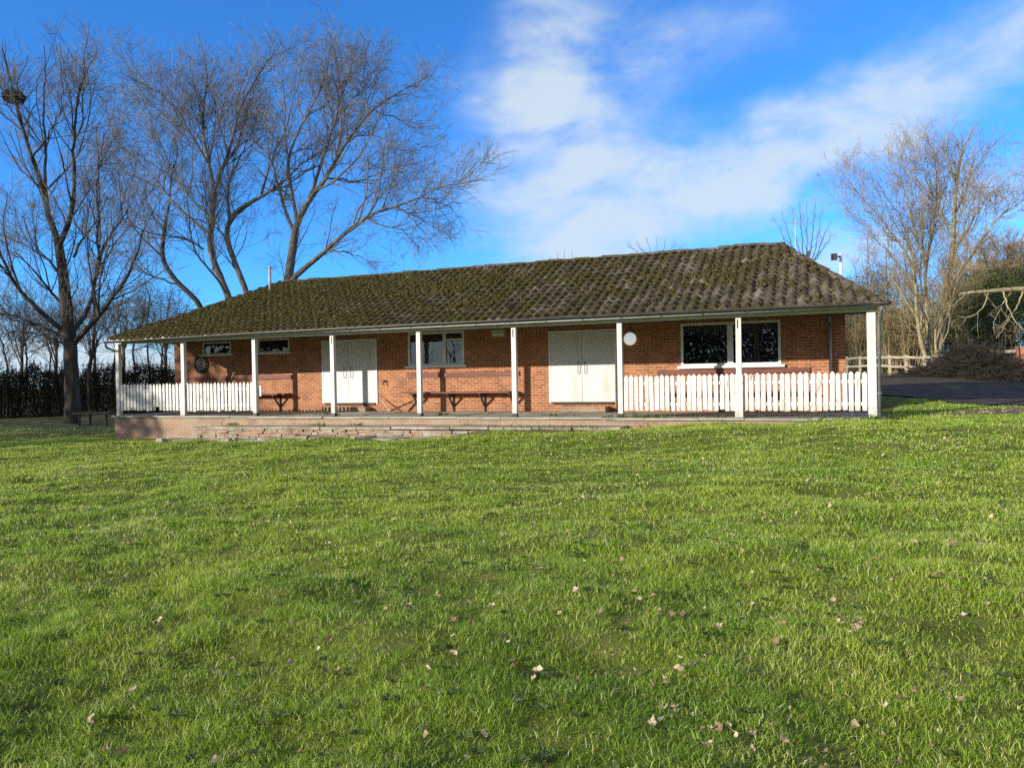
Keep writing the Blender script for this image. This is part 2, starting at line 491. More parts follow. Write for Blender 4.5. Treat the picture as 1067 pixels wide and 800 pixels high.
cu = np.concatenate([np.array([-420, -250, -150, -90, -60, -45, -36, -30, -26, -22]), np.arange(-19, -6, .5), np.arange(-6, 36, .11), np.arange(36, 50, .7), np.array([53, 58, 66, 80, 110, 160, 250, 420])])
cv = np.concatenate([np.array([-420, -250, -150, -90, -60, -45, -36, -30, -26]), np.arange(-23, -18, .5), np.arange(-18, 3, .10), np.arange(3, 12, .3), np.arange(12, 45, .8), np.array([47, 52, 60, 75, 100, 150, 250, 420])])
U, W = np.meshgrid(cu, cv, indexing='ij')
Z = ground(U, W)
inb = (U > -.05) & (U < 22.2) & (W > .05) & (W < 8.2)
Z = np.where(inb, np.minimum(Z, -.5), Z)
nu, nv = U.shape
idx = np.arange(nu * nv).reshape(nu, nv)
Q = np.stack([idx[:-1, :-1], idx[1:, :-1], idx[1:, 1:], idx[:-1, 1:]], -1).reshape(-1, 4)
gr = obj_np('ground', M['ground'], None, np.stack([U, W, Z], -1).reshape(-1, 3), Q, smooth=True)
tint_attr(gr, soil_mask(U, W).ravel(), 'soil')
tag(gr, kind='structure')

# ------------------------------------------------------------------ grass blades (uncountable: one object)
fwd_az = math.atan2(-FW[0], FW[1])


def make_blades(u, v, h, w, lean, tint):
    n = len(u)
    z = ground(u, v) - .006
    a = rng.random(n) * 2 * np.pi
    la = rng.random(n) * 2 * np.pi
    wx, wy = np.cos(a) * w / 2, np.sin(a) * w / 2
    lx, ly = np.cos(la) * lean * h, np.sin(la) * lean * h
    hz = h * np.sqrt(np.maximum(.1, 1 - .6 * lean ** 2))
    base = np.stack([u, v, z], -1)
    V = np.zeros((n, 5, 3))
    V[:, 0] = base + np.stack([-wx, -wy, 0 * z], -1)
    V[:, 1] = base + np.stack([wx, wy, 0 * z], -1)
    mid = base + np.stack([lx * .32, ly * .32, hz * .62], -1)
    V[:, 2] = mid + np.stack([wx * .8, wy * .8, 0 * z], -1)
    V[:, 3] = mid + np.stack([-wx * .8, -wy * .8, 0 * z], -1)
    V[:, 4] = base + np.stack([lx, ly, hz], -1)
    i = np.arange(n)[:, None] * 5
    return V.reshape(-1, 3), i + np.array([0, 1, 2, 3]), i + np.array([3, 2, 4]), np.repeat(tint, 5)


near = [(915, 412.5), (935, 413), (953, 414.5), (975, 418), (1005, 421.5), (1040, 423), (1067, 423.5), (1110, 424)]
far = [(900, 392.0), (935, 391.5), (960, 391), (985, 391), (1010, 391), (1040, 390.5), (1067, 390.5), (1110, 390)]
ROADP = [tuple(gpix(*p)[:2]) for p in near] + [tuple(gpix(*p)[:2]) for p in far[::-1]]
us, vs = [], []
dists = []
for r0, r1, dens in ((2.2, 4, 16000), (4, 6, 10500), (6, 9, 6000), (9, 13, 3300), (13, 19, 1700), (19, 30, 760), (30, 44, 220)):
    half = rad(52 if r0 < 13 else 46)
    n = int((r1 ** 2 - r0 ** 2) * half * dens)
    r = np.sqrt(rng.random(n) * (r1 ** 2 - r0 ** 2) + r0 ** 2)
    th = fwd_az + (rng.random(n) * 2 - 1) * half
    us.append(CAM[0] - np.sin(th) * r); vs.append(CAM[1] + np.cos(th) * r); dists.append(r)
u = np.concatenate(us); v = np.concatenate(vs); r = np.concatenate(dists)
front = np.interp(u, [-30, -.6, 0, 3, 4.5, 10, 15.6, 17.2, 22.4, 23, 24, 27, 31, 60], [4.5, 3.5, -.25, -.5, -1.3, -1.85, -1.15, -.2, -.2, 5, 9, 9.5, 11, 12])
def in_road(x, y):
    xs_, ys_ = np.array(ROADP).T; c = np.zeros(len(x), bool); j = len(xs_) - 1
    for i in range(len(xs_)):
        m = ((ys_[i] > y) != (ys_[j] > y)) & (x < (xs_[j] - xs_[i]) * (y - ys_[i]) / (ys_[j] - ys_[i] + 1e-9) + xs_[i]); c ^= m; j = i
    return c


keep = ~in_road(u, v) & (v < front + (vnoise(u * 3, v * 3) - .5) * .35) & (rng.random(len(u)) > soil_mask(u, v) * 1.05)
# tufty density: thinner in places
tuft = fbm(u * 1.6, v * 1.6, 3)
fine = fbm(u * 5.5 + 7, v * 5.5, 3)
keep &= rng.random(len(u)) < np.clip(.78 + .6 * (tuft - .3), 0, 1) * np.clip((fine - .18) * 5, .30, 1)
u, v, r, tuft, fine = u[keep], v[keep], r[keep], tuft[keep], fine[keep]
n = len(u)
h = (.020 + .042 * rng.random(n) ** 1.5) * (.35 + .75 * tuft + .65 * fine) * (1 + .25 * (fbm(u * .4, v * .4, 2) - .5))
w = np.maximum(.0034, .00078 * r) * (.7 + .6 * rng.random(n))
tint = np.clip(.42 + .5 * (fbm(u * .8 + 50, v * .8, 3) - .5) + .26 * rng.standard_normal(n) * .8, 0, .86)
dry = rng.random(n) <   .12 + .15 * np.clip(fbm(u * 1.1 + 90, v * 1.1, 3) - .55, 0, 1) * 4
tint[dry] = .9 + .1 * rng.random(dry.sum())
lean = .35 + .95 * rng.random(n)
V, q, t, tt = make_blades(u, v, h, w, lean, tint)
go = obj_np('grass', M['grass'], None, V, q, t)
tint_attr(go, tt)
tag(go, 'short tufty green grass covering the lawn', 'grass', kind='stuff')
print('blades', n)

# ------------------------------------------------------------------ rosettes of broad-leaved weeds in the turf
n = 1000
r_ = 2.6 + 16 * rng.random(n) ** .8; th = fwd_az + (rng.random(n) * 2 - 1) * rad(42)
wx_, wy_ = CAM[0] - np.sin(th) * r_, CAM[1] + np.cos(th) * r_
ok = (wy_ < -2.2) & (fbm(wx_ * .45 + 30, wy_ * .45, 3) > .5); wx_, wy_ = wx_[ok], wy_[ok]; n = len(wx_); k = 7
aa = rng.random((n, 1)) * 6.28 + np.arange(k) * 6.28 / k + rng.normal(0, .2, (n, k)); ll = (.022 + .028 * rng.random((n, 1))) * (.7 + .5 * rng.random((n, k))); ww = ll * (.28 + .15 * rng.random((n, k)))
zz_ = ground(wx_, wy_)[:, None] + .022
cx_, cy_ = wx_[:, None], wy_[:, None]
ca, sa = np.cos(aa), np.sin(aa)
P0 = np.stack([cx_ + 0 * aa, cy_ + 0 * aa, zz_ + 0 * aa], -1); P1 = np.stack([cx_ + ca * ll * .6 - sa * ww, cy_ + sa * ll * .6 + ca * ww, zz_ + .014 + 0 * aa], -1)
P2 = np.stack([cx_ + ca * ll, cy_ + sa * ll, zz_ + .010 + 0 * aa], -1); P3 = np.stack([cx_ + ca * ll * .6 + sa * ww, cy_ + sa * ll * .6 - ca * ww, zz_ + .014 + 0 * aa], -1)
V = np.stack([P0, P1, P2, P3], 2).reshape(-1, 3)
bw = obj_np('weeds', M['weed'], None, V, np.arange(n * k)[:, None] * 4 + np.arange(4)); tint_attr(bw, np.repeat(rng.random(n), k * 4))
tag(bw, 'small broad leaved weeds growing flat among the lawn grass', 'weeds', kind='stuff')

# ------------------------------------------------------------------ fallen leaves
def leaf_shape(seed):
    R = np.random.default_rng(seed)
    k = 9
    ang = np.linspace(0, 2 * np.pi, k, endpoint=False)
    rr = .5 * (1 + .28 * np.cos(ang * 5 + R.random() * 6) * (R.random() * .8 + .3)) * np.where(np.abs(np.sin(ang)) > .5, .72, 1)
    x, y = rr * np.cos(ang), rr * np.sin(ang)
    z = 1.1 * R.random() * x * x + (.7 * R.random() + .15) * np.abs(y) + .30 * (R.random(k) - .5)
    return np.concatenate([[[0, 0, 0]], np.stack([x, y, z], -1)])


LT = [(0, i, i % 9 + 1) for i in range(1, 10)]
leaf_meshes = []
for s in range(9):
    me = raw_mesh('fallen_leaf', leaf_shape(s), tris=LT)
    me.materials.append(M['dead_leaf'])
    a = me.attributes.new('tint', 'FLOAT', 'POINT'); a.data.foreach_set('value', np.full(10, (.08, .30, .5, .62, .8, .9, 1, .2, .42)[s], np.float32))
    leaf_meshes.append(me)
spots = []
for x, y, k, spread in ((690, 655, 6, .10), (885, 660, 5, .09), (882, 658, 3, .05), (685, 712, 5, .08), (110, 742, 2, .05), (732, 768, 7, .12), (722, 765, 3, .08), (415, 640, 4, .10), (905, 745, 2, .04), (965, 720, 2, .06),
                        (850, 624, 1, .02), (834, 726, 1, .02), (230, 787, 2, .04), (120, 780, 3, .06), (140, 718, 1, .03), (555, 598, 4, .1), (640, 597, 5, .12), (660, 640, 2, .04), (575, 650, 1, .02), (300, 690, 1, .02),
                        (935, 615, 1, .02), (800, 780, 2, .05), (935, 775, 1, .03), (765, 585, 2, .06), (900, 560, 2, .06), (540, 706, 2, .06), (408, 735, 2, .08), (250, 560, 2, .05), (10, 740, 2, .06), (505, 570, 2, .05), (135, 565, 2, .05),
                        (160, 650, 1, .03), (330, 590, 1, .03), (1020, 600, 1, .02), (1000, 735, 1, .03), (245, 700, 2, .05)):
    P = gpix(x, y)
    for _ in range(int(k * 1.6 + .5)):
        spots.append((P[0] + random.gauss(0, spread), P[1] + random.gauss(0, spread)))
for _ in range(1700):
    r_ = 2.6 + 17 * random.random() ** .8
    th = fwd_az + (random.random() * 2 - 1) * rad(37)
    uu, vv = CAM[0] - math.sin(th) * r_, CAM[1] + math.cos(th) * r_
    if vv < -1.6 and fbm(np.array([uu * .7]), np.array([vv * .7]), 2)[0] > .32 + .25 * random.random(): spots.append((uu, vv))
for _ in range(160):
    a_ = random.gauss(25.2, 1.3); spots.append((a_, 1.7 + (a_ - 25) * .55 + random.gauss(0, .5)))
for _ in range(120):
    spots.append((random.uniform(-9, 0), random.uniform(-1.5, 4)))
spots.sort(key=lambda p: (p[0] - CAM[0]) ** 2 + (p[1] - CAM[1]) ** 2)
rest_v, rest_t, rest_c = [], [], []
for i, (uu, vv) in enumerate(spots):
    size = .024 + .034 * random.random() ** 1.6
    z = gz(uu, vv) + .020 + .016 * random.random()
    R = Matrix.Rotation(random.random() * 6.28, 4, 'Z') @ Matrix.Rotation(random.gauss(0, .5), 4, 'X') @ Matrix.Rotation(random.gauss(0, .5), 4, 'Y')
    mi = random.randrange(9)
    if i < 290:
        o = bpy.data.objects.new('fallen_leaf', leaf_meshes[mi])
        o.matrix_world = Matrix.Translation((uu, vv, z)) @ R @ Matrix.Scale(size, 4)
        link(o)
        tag(o, 'small dry curled fallen leaf lying loose on the green lawn', 'leaf', 'dry fallen leaves scattered over the lawn')
    else:
        b = len(rest_v)
        rest_v += [tuple(Vector((uu, vv, z)) + (R @ (Vector(p) * size * 1.1))) for p in leaf_shape(mi)]
        rest_t += [(x + b, y + b, c + b) for x, y, c in LT]
        rest_c += [.4 + .6 * random.random()] * 10
lo = obj_np('fallen_leaves', M['dead_leaf'], None, rest_v, tris=rest_t)
tint_attr(lo, rest_c)
tag(lo, 'tiny pale dead leaves strewn over the farther half of the lawn', 'leaves', kind='stuff')

# ------------------------------------------------------------------ road
rv = []
for (a, b) in zip(near, far):
    A, B = gpix(*a), gpix(*b)
    for k in range(9):
        p = A + (B - A) * k / 8
        rv.append((p[0], p[1], gz(p[0], p[1]) + .035))
ri = np.arange(len(rv)).reshape(-1, 9)
rq = np.stack([ri[:-1, :-1], ri[1:, :-1], ri[1:, 1:], ri[:-1, 1:]], -1).reshape(-1, 4)
tag(obj_np('road', M['asphalt'], None, rv, rq, smooth=True), kind='structure')

# ================================================================== PAVILION
S = 2.7643; WV = 2.75; FZ = -.06
UL, UR = -.46, 21.68
E0, E1, EV, EZ = -.02, 22.32, -.35, 2.37                              # eave ends, eave line, eave height
RV, RZ, R0, R1 = 4.15, 4.45, 3.16, 20.16                              # ridge line and ends
BV = 8.65
pav = thing('pavilion', 'long low red brick pavilion with mossy tiled roof and white veranda posts', 'building', (11, 0, FZ))

wins = [(.87, 2.14, 1.93, 2.36), (3.30, 4.62, 1.93, 2.39), (9.15, 11.09, 1.35, 2.39), (17.59, 20.15, 1.16, 2.32)]
doors = [(5.92, 8.02, .20, 2.26), (13.80, 15.80, .20, 2.26)]
# front wall with its openings
mb = MB()
ops = wins + doors
cu_ = sorted({UL, UR} | {o[0] for o in ops} | {o[1] for o in ops})
zt = 2.62
for a, b in zip(cu_[:-1], cu_[1:]):
    mids = [(o[2], o[3]) for o in ops if o[0] < (a + b) / 2 < o[1]]
    z = -.9
    for lo_, hi_ in sorted(mids):
        mb.box(a, b, WV, WV + .22, z, lo_); z = hi_
    mb.box(a, b, WV, WV + .22, z, zt)
mb.box(UL, UL + .22, WV + .22, BV - .62, -.9, zt); mb.box(UR - .22, UR, WV + .22, BV - .62, -.9, 2.95); mb.box(UL, UR, BV - .62, BV - .4, -.9, zt)
child(mb, 'wall', M['brick'], pav)
# dim rooms behind the glass
mb = MB(); mb.quad((UL + .25, 5.6, 0), (UR - .25, 5.6, 0), (UR - .25, 5.6, 2.6), (UL + .25, 5.6, 2.6)); mb.quad((UL + .25, WV + .25, .02), (UR - .25, WV + .25, .02), (UR - .25, 5.6, .02), (UL + .25, 5.6, .02))
for uu in (5.3, 8.6, 13.0, 16.4): mb.box(uu, uu + .1, WV + .25, 5.55, .03, 2.55)
child(mb, 'interior_wall', M['dark_room'], pav)
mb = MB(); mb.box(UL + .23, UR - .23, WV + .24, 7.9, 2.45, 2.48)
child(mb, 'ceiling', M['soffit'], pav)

for i, (a, b, c, d) in enumerate(wins):
    mb = MB(); t = .065 if i > 1 else .05; y0, y1 = WV - .012, WV + .07
    mb.box(a, b, y0, y1, d - t, d); mb.box(a, b, y0, y1, c, c + t); mb.box(a, a + t, y0, y1, c + t, d - t); mb.box(b - t, b, y0, y1, c + t, d - t)
    if i == 2:
        mb.box(10.37, 10.47, y0 - .004, y1, c + t, d - t); mb.box(10.47, b - t, y0 - .002, y1, 2.10, 2.16)
    if i == 3:
        mb.box(18.81, 18.96, y0 - .004, y1, c + t, d - t)
    fr = child(mb, 'window', M['frame'], pav)
    mb = MB(); mb.quad((a + t * .5, WV + .03, c + t * .5), (b - t * .5, WV + .03, c + t * .5), (b - t * .5, WV + .03, d - t * .5), (a + t * .5, WV + .03, d - t * .5))
    child(mb, 'pane', M['glass'], fr)
    mb = MB(); mb.box(a - .09, b + .09, WV - .09, WV - .014, c - .06, c + .004)
    child(mb, 'sill', M['frame'], fr)
    if i == 2:
        mb = MB(); mb.box(10.50, 11.00, WV - .03, WV + .02, 1.42, 2.09)
        mb.v = []; mb.f = []
for i, (a, b, c, d) in enumerate(doors):
    m_ = (a + b) / 2 - (.03 if i == 0 else .0)
    mb = MB(); mb.box(a, a + .05, WV - .03, WV + .1, c, d); mb.box(b - .05, b, WV - .03, WV + .1, c, d); mb.box(a + .05, b - .05, WV - .03, WV + .1, d - .05, d)
    dr = child(mb, 'double_door', M['frame'], pav)
    for (p, q_) in ((a + .055, m_ - .006), (m_ + .006, b - .055)):
        mb = MB(); mb.box(p, q_, WV - .02, WV + .03, c + .015, d - .055)
        child(mb, 'door_leaf', M['cream'], dr)
    for s in (-1, 1):
        x = m_ + s * (.13 if i == 0 else .10)
        mb = MB(); mb.tube([(x, WV - .02, 1.02), (x, WV - .075, 1.03), (x, WV - .085, 1.05), (x, WV - .085, 1.33), (x, WV - .075, 1.35), (x, WV - .02, 1.36)], .010, 6)
        child(mb, 'handle', M['black'], dr, True)
    mb = MB(); mb.box(a + .1, b - .1, WV - .05, WV - .001, c - .045, c - .002)
    child(mb, 'threshold', M['wood_dark'], dr)
# door steps: low brick blocks
for a, b in ((6.1, 7.75), (14.2, 15.6)):
    mb = MB(); mb.box(a, b, WV - .32, WV - .002, FZ, FZ + .15)
    child(mb, 'door_step', M['plinth'], pav)

# veranda floor, in slabs with open joints and worn edges
mb = MB(); uu = -.14
while uu < 22.35:
    L_ = min(random.uniform(.95, 1.5), 22.40 - uu)
    j = random.uniform(-.012, .008)
    e = -.17 + random.uniform(-.03, .02)
    mb.box(uu, uu + L_ - .012, e, .75, FZ - .055 + j, FZ + j)
    uu += L_
for row, (y0, y1) in enumerate(((.76, 1.75), (1.76, WV - .003))):
    uu = -.14 - row * .3
    while uu < 22.3:
        L_ = min(1.25, 22.40 - uu); j = random.uniform(-.008, .004)
        mb.box(max(uu, -.14), uu + L_ - .012, y0, y1, FZ - .055 + j, FZ + j); uu += L_
child(mb, 'veranda_floor', M['concrete'], pav)
mb = MB(); mb.box(-.10, 22.36, -.11, 2.6, -1.05, FZ - .070)
child(mb, 'plinth', M['plinth'], pav)

# posts
for i in range(9):
    u_ = i * S
    hw = .085 if i == 8 else (.066 if i in (0,) else .06)
    wv = .06
    b0 = FZ
    lean = random.uniform(-.012, .012)
    mb = MB()
    if 2 <= i <= 6: b0 = FZ + .085
    c_ = .008
    P = []
    for z, dx in ((b0, 0), (2.235, lean)):
        for sx, sy in ((-hw, -wv), (hw, -wv), (hw, wv), (-hw, wv)): P.append((u_ + dx + sx, sy, z))
    mb.hexa(P)
    if i in (1, 7): mb.box(u_ - .088, u_ + .088, -.095, -.063, FZ + .01, .93)
    po = child(mb, 'post', M['white'], pav)
    if 2 <= i <= 6:
        mb = MB(); mb.box(u_ - .064, u_ + .064, -.064, .064, FZ + .001, FZ + .083)
        mb.box(u_ - .22 if i in (3, 4) else u_ - .085, u_ + .085, -.155, -.066, FZ + .001, FZ + .028)
        child(mb, 'post_shoe', M['black'], po)
    if i in (3, 5, 7):
        mb = MB(); mb.box(u_ - .02, u_ + .005, -.066, -.0605, 1.98, 2.18)
        child(mb, 'bracket', M['iron'], po)
# beam
mb = MB(); mb.box(-.10, 22.24, -.055, .055, 2.237, 2.385)
mb.box(-.10, .01, .057, WV, 2.335, 2.385); mb.box(22.13, 22.24, .057, WV + .0, 2.335, 2.385)
child(mb, 'beam', M['beam'], pav)
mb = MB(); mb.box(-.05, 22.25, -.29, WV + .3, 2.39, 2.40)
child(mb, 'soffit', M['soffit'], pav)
mb = MB(); mb.box(-.02, 22.30, -.335, -.31, 2.305, 2.392); child(mb, 'fascia', M['white'], pav)


# roof ------------------------------------------------------------
def roof_slope(name, A, B, C, D, pitch_w=.24, gauge=.325, parent=None, jitter=1.0):
    """tiled slope: eave A-B, ridge D-C; real rolls and course steps"""
    A, B, C, D = (np.array(p, float) for p in (A, B, C, D))
    ex = (B - A); Le = np.linalg.norm(ex); ex /= Le
    nrm = np.cross(ex, D - A); nrm /= np.linalg.norm(nrm)
    if nrm[2] < 0: nrm = -nrm
    ey = np.cross(nrm, ex)
    if (D - A) @ ey < 0: ey = -ey
    h = (D - A) @ ey
    dl = (D - A) @ ex; cr = (C - A) @ ex
    nc = max(1, int(round(h / gauge))); gq = h / nc
    nt = int(round(Le / pitch_w)); pw = Le / nt
    sub = 8
    prof_x = np.linspace(0, 1, sub + 1)[:-1]
    prof = .5 + .5 * np.cos(2 * np.pi * (prof_x - .5)); prof = np.where(np.abs(prof_x - .5) < .34, np.cos((prof_x - .5) / .34 * np.pi / 2) ** .8, 0)
    xs = (np.arange(nt)[:, None] + prof_x[None]).ravel() * pw
    xs = np.append(xs, Le); pr = np.append(np.tile(prof, nt), 0)
    tid = np.minimum((xs / pw + 1e-6).astype(int), nt - 1)
    V = []; Qd = []; T = []
    base = 0
    for c in range(nc):
        y0, y1 = c * gq - .035, (c + 1) * gq + .01
        jz = (rng.normal(0, .006, nt) + .03 * (rng.random(nt) < .015))[tid] * jitter; jy = (rng.normal(0, .011, nt) - .06 * (rng.random(nt) < .012))[tid] * jitter; col = np.clip(rng.normal(.45, .22, nt), 0, 1)[tid]
        rows = []
        for k, (y, zo) in enumerate(((y0, -.012), (y0, .058), (y0 + .5 * gq, .036), (y1, .010))):
            yy = np.full_like(xs, y) + (jy if k < 2 else 0)
            xl = dl * np.clip(yy / h, -.02, 1); xr = Le - (Le - cr) * np.clip(yy / h, -.02, 1)
            xx = np.clip(xs, xl, xr)
            sag = -.035 * np.sin(np.pi * np.clip(y / h, 0, 1)) * (fbm(xx * .25 + 3, np.full_like(xx, .5), 2)) * 2 * jitter
            wob = (fbm(xx * 1.5 + 40 * len(name), np.full_like(xx, y * 2), 2) - .5) * .03 * jitter
            zz = zo + pr * (.068 if k != 0 else .060) + jz + sag + wob + (rng.random(len(xs)) - .5) * .010 * jitter
            rows.append((A[None] + xx[:, None] * ex + yy[:, None] * ey + zz[:, None] * nrm, (xs <= xl) | (xs >= xr)))
        for P, _ in rows: V.append(P)
        m_ = len(xs)
        for k in range(3):
            a = base + k * m_ + np.arange(m_ - 1); b = a + m_
            o1, o2 = rows[k][1], rows[k + 1][1]
            bad = o1[:-1] & o1[1:] & o2[:-1] & o2[1:]
            q = np.stack([a, a + 1, b + 1, b], -1)[~bad]
            Qd.append(q)
        T.append(np.tile(col, 4)); base += 4 * m_
    o = obj_np(name, M['roof'], None, np.concatenate(V) - np.array(parent_off), np.concatenate(Qd))
    tint_attr(o, np.concatenate(T), 'tile')
    o.parent = parent
    return o


parent_off = (11, 0, FZ)
BL = -1.25
BR = (21.75, BV, 3.0)
A_ = (E0, EV, EZ); B_ = (E1, EV, EZ); C_ = (R1, RV, RZ); D_ = (R0, RV, RZ)
roof = roof_slope('roof', A_, B_, C_, D_, parent=pav)
sl = roof_slope('roof_slope', (BL, BV, EZ), A_, D_, D_, parent=None); sl.parent = roof; tag(sl)
sr = roof_slope('roof_slope', B_, BR, C_, C_, parent=None); sr.parent = roof
sb = roof_slope('roof_slope', BR, (BL, BV, EZ), D_, C_, parent=None, pitch_w=.5); sb.parent = roof

# raised cushions of moss on the front slope
G = np.random.default_rng(77)
n = 30000
fu, fv = G.random(n), G.random(n) ** .9
A3, B3, C3, D3 = (np.array(p, float) for p in (A_, B_, C_, D_))
pos = A3 + (B3 - A3) * fu[:, None]; pos = pos + (D3 - A3)[None] * np.array([0, 1, 1]) * fv[:, None]
ok = (pos[:, 0] > A3[0] + (D3 - A3)[0] * fv + .1) & (pos[:, 0] < B3[0] + (C3 - B3)[0] * fv - .1)
dens = fbm(pos[:, 0] * .9, pos[:, 1] * 1.6 + 5, 4) + np.interp(pos[:, 0], [0, 12, 22], [.12, .05, -.05])
ok &= G.random(n) < np.clip((dens - .50) * 2.6, .015, .55)
pos = pos[ok]; n = len(pos)
nr = np.cross(B3 - A3, D3 - A3); nr /= np.linalg.norm(nr); ey_ = np.cross(nr, [1, 0, 0])
rr = .022 + .040 * G.random(n) ** 2; hh_ = rr * (.45 + .4 * G.random(n))
pos = pos + nr * (.045 + .035 * G.random(n))[:, None]
k = 6; w_ = np.arange(k) * 2 * np.pi / k + G.random((n, 1)) * 6
ring = lambda f, hz: pos[:, None] + (rr[:, None] * f * (.75 + .5 * G.random((n, k))))[:, :, None] * (np.cos(w_)[:, :, None] * np.array([1., 0, 0]) + np.sin(w_)[:, :, None] * ey_) + (hh_ * hz)[:, None, None] * nr
V = np.concatenate([ring(1.0, -.6), ring(.75, .65), (pos + nr * hh_[:, None])[:, None]], 1)
b = np.arange(n)[:, None] * (2 * k + 1); ii = np.arange(k); jj = (ii + 1) % k
Qm = np.concatenate([np.stack([b + ii, b + jj, b + k + jj, b + k + ii], -1).reshape(-1, 4)]); Tm = np.stack([b + k + ii, b + k + jj, b + 2 * k + 0 * ii], -1).reshape(-1, 3)
M['moss'] = mat_noise('moss_cushion', [(.3, (.026, .023, .007)), (.55, (.058, .049, .015)), (.75, (.14, .112, .042))], 9, .95, .5, 60, spec=.1)
mo = obj_np('moss', M['moss'], roof, V.reshape(-1, 3) - np.array(parent_off), Qm, Tm, smooth=True); tag(mo, kind='stuff')


def capline(a, b, name, n_len=.42, r=.12, lift=.03):
    a = Vector(a); b = Vector(b); L_ = (b - a).length; n = int(L_ / n_len); t = (b - a) / n
    side = t.cross(Vector((0, 0, 1))).normalized(); up = side.cross(t).normalized()
    mb = MB()
    for i in range(n):
        p = a + t * i; q = a + t * (i + 1.06)
        jz = random.gauss(0, .012); js = random.gauss(0, .012)
        k = 7; nn = len(mb.v)
        for e, rr in ((p, r * 1.06), (q, r * .95)):
            for j in range(k):
                w_ = math.pi * j / (k - 1)
                mb.v.append(tuple(e + side * (math.cos(w_) * rr + js) + up * (math.sin(w_) * rr * .75 + lift + jz - .02)))
        for j in range(k - 1): mb.f.append((nn + j, nn + k + j, nn + k + j + 1, nn + j + 1))
        mb.f.append(tuple(nn + j for j in range(k)))
    o = child(mb, name, M['roof'], roof)
    a_ = o.data.attributes.new('tile', 'FLOAT', 'POINT'); a_.data.foreach_set('value', np.clip(rng.normal(.6, .15, len(o.data.vertices)), 0, 1).astype(np.float32))
    return o


capline(D_, C_, 'ridge_tiles')
capline((E0 + .1, EV + .1, EZ + .02), D_, 'hip_tiles', r=.09, lift=.02)
capline((E1 - .04, EV + .06, EZ + .02), C_, 'hip_tiles', r=.08, lift=.01)
capline(BR, C_, 'hip_tiles'); capline((BL, BV, EZ), D_, 'hip_tiles')


# gutter: half round, falling towards the left-hand outlet
def gutter_z(u): return float(np.interp(u, [-.1, 3, 6, 11, 15, 22.4], [2.285, 2.320, 2.350, 2.372, 2.372, 2.355]))


mb = MB(); k = 9; us_ = np.concatenate([np.linspace(-.14, 22.42, 60)])
nn = 0
for i, uu in enumerate(us_):
    for R_ in (.058, .050):
        for j in range(k):
            w_ = math.pi + math.pi * j / (k - 1)
            mb.v.append((uu, -.400 + R_ * math.cos(w_), gutter_z(uu) + .03 + R_ * math.sin(w_)))
for i in range(len(us_) - 1):
    b0 = i * 2 * k; b1 = b0 + 2 * k
    for o_ in (0, k):
        for j in range(k - 1): mb.f.append((b0 + o_ + j, b1 + o_ + j, b1 + o_ + j + 1, b0 + o_ + j + 1))
    for j in (0, k - 1): mb.f.append((b0 + j, b0 + k + j, b1 + k + j, b1 + j))
for e in (0, len(us_) - 1):
    b0 = e * 2 * k; mb.f.append(tuple(b0 + j for j in range(k)))
for uu in np.arange(.5, 22.3, .95):   # brackets and joints
    z = gutter_z(uu)
    mb.tube([(uu, -.342, z + .03), (uu, -.365, z - .015), (uu, -.40, z - .034), (uu, -.44, z - .015), (uu, -.462, z + .03)], .009, 5)
child(mb, 'gutter', M['black'], pav, True)
mb = MB(); z = gutter_z(22.4)
mb.tube([(22.43, -.40, z + .02), (21.86, BV, 2.99)], .055, 8)
child(mb, 'gutter', M['black'], pav, True)
# downpipes
mb = MB(); mb.tube([(22.30, -.40, 2.31), (22.28, -.38, 2.22), (22.25, -.13, 2.02), (22.25, -.12, 1.9), (22.25, -.12, FZ + .02)], .034, 8)
for z in (.45, 1.3): mb.box(22.20, 22.30, -.155, -.06, z, z + .035)
child(mb, 'downpipe', M['pipe_dark'], pav, True)
mb = MB(); mb.tube([(-.08, -.40, 2.27), (-.08, -.40, 2.16), (-.06, -.36, 2.11), (-.115, -.04, 2.03), (-.115, 0, 1.95), (-.115, 0, FZ)], .032, 8)
child(mb, 'downpipe', M['black'], pav, True)
mb = MB(); mb.tube([(21.33, WV - .05, FZ), (21.33, WV - .05, 2.2)], .036, 8); mb.tube([(21.33, WV - .05, 2.2), (21.33, WV - .05, 2.39)], .045, 8)
child(mb, 'downpipe', M['grey_metal'], pav, True)


def on_roof(x, y):
    d = ray(x, y); nrm = np.cross(np.array(B_) - np.array(A_), np.array(D_) - np.array(A_))
    t = ((np.array(A_) - CAM) @ nrm) / (d @ nrm)
    return CAM + t * d


p = on_roof(281.5, 303)
mb = MB(); mb.tube([(p[0], p[1], p[2] - .05), (p[0], p[1], p[2] + .78)], .05, 8); mb.tube([(p[0], p[1], p[2] + .78), (p[0], p[1], p[2] + .84)], .06, 8)
child(mb, 'vent_pipe', M['grey_metal'], pav, True)


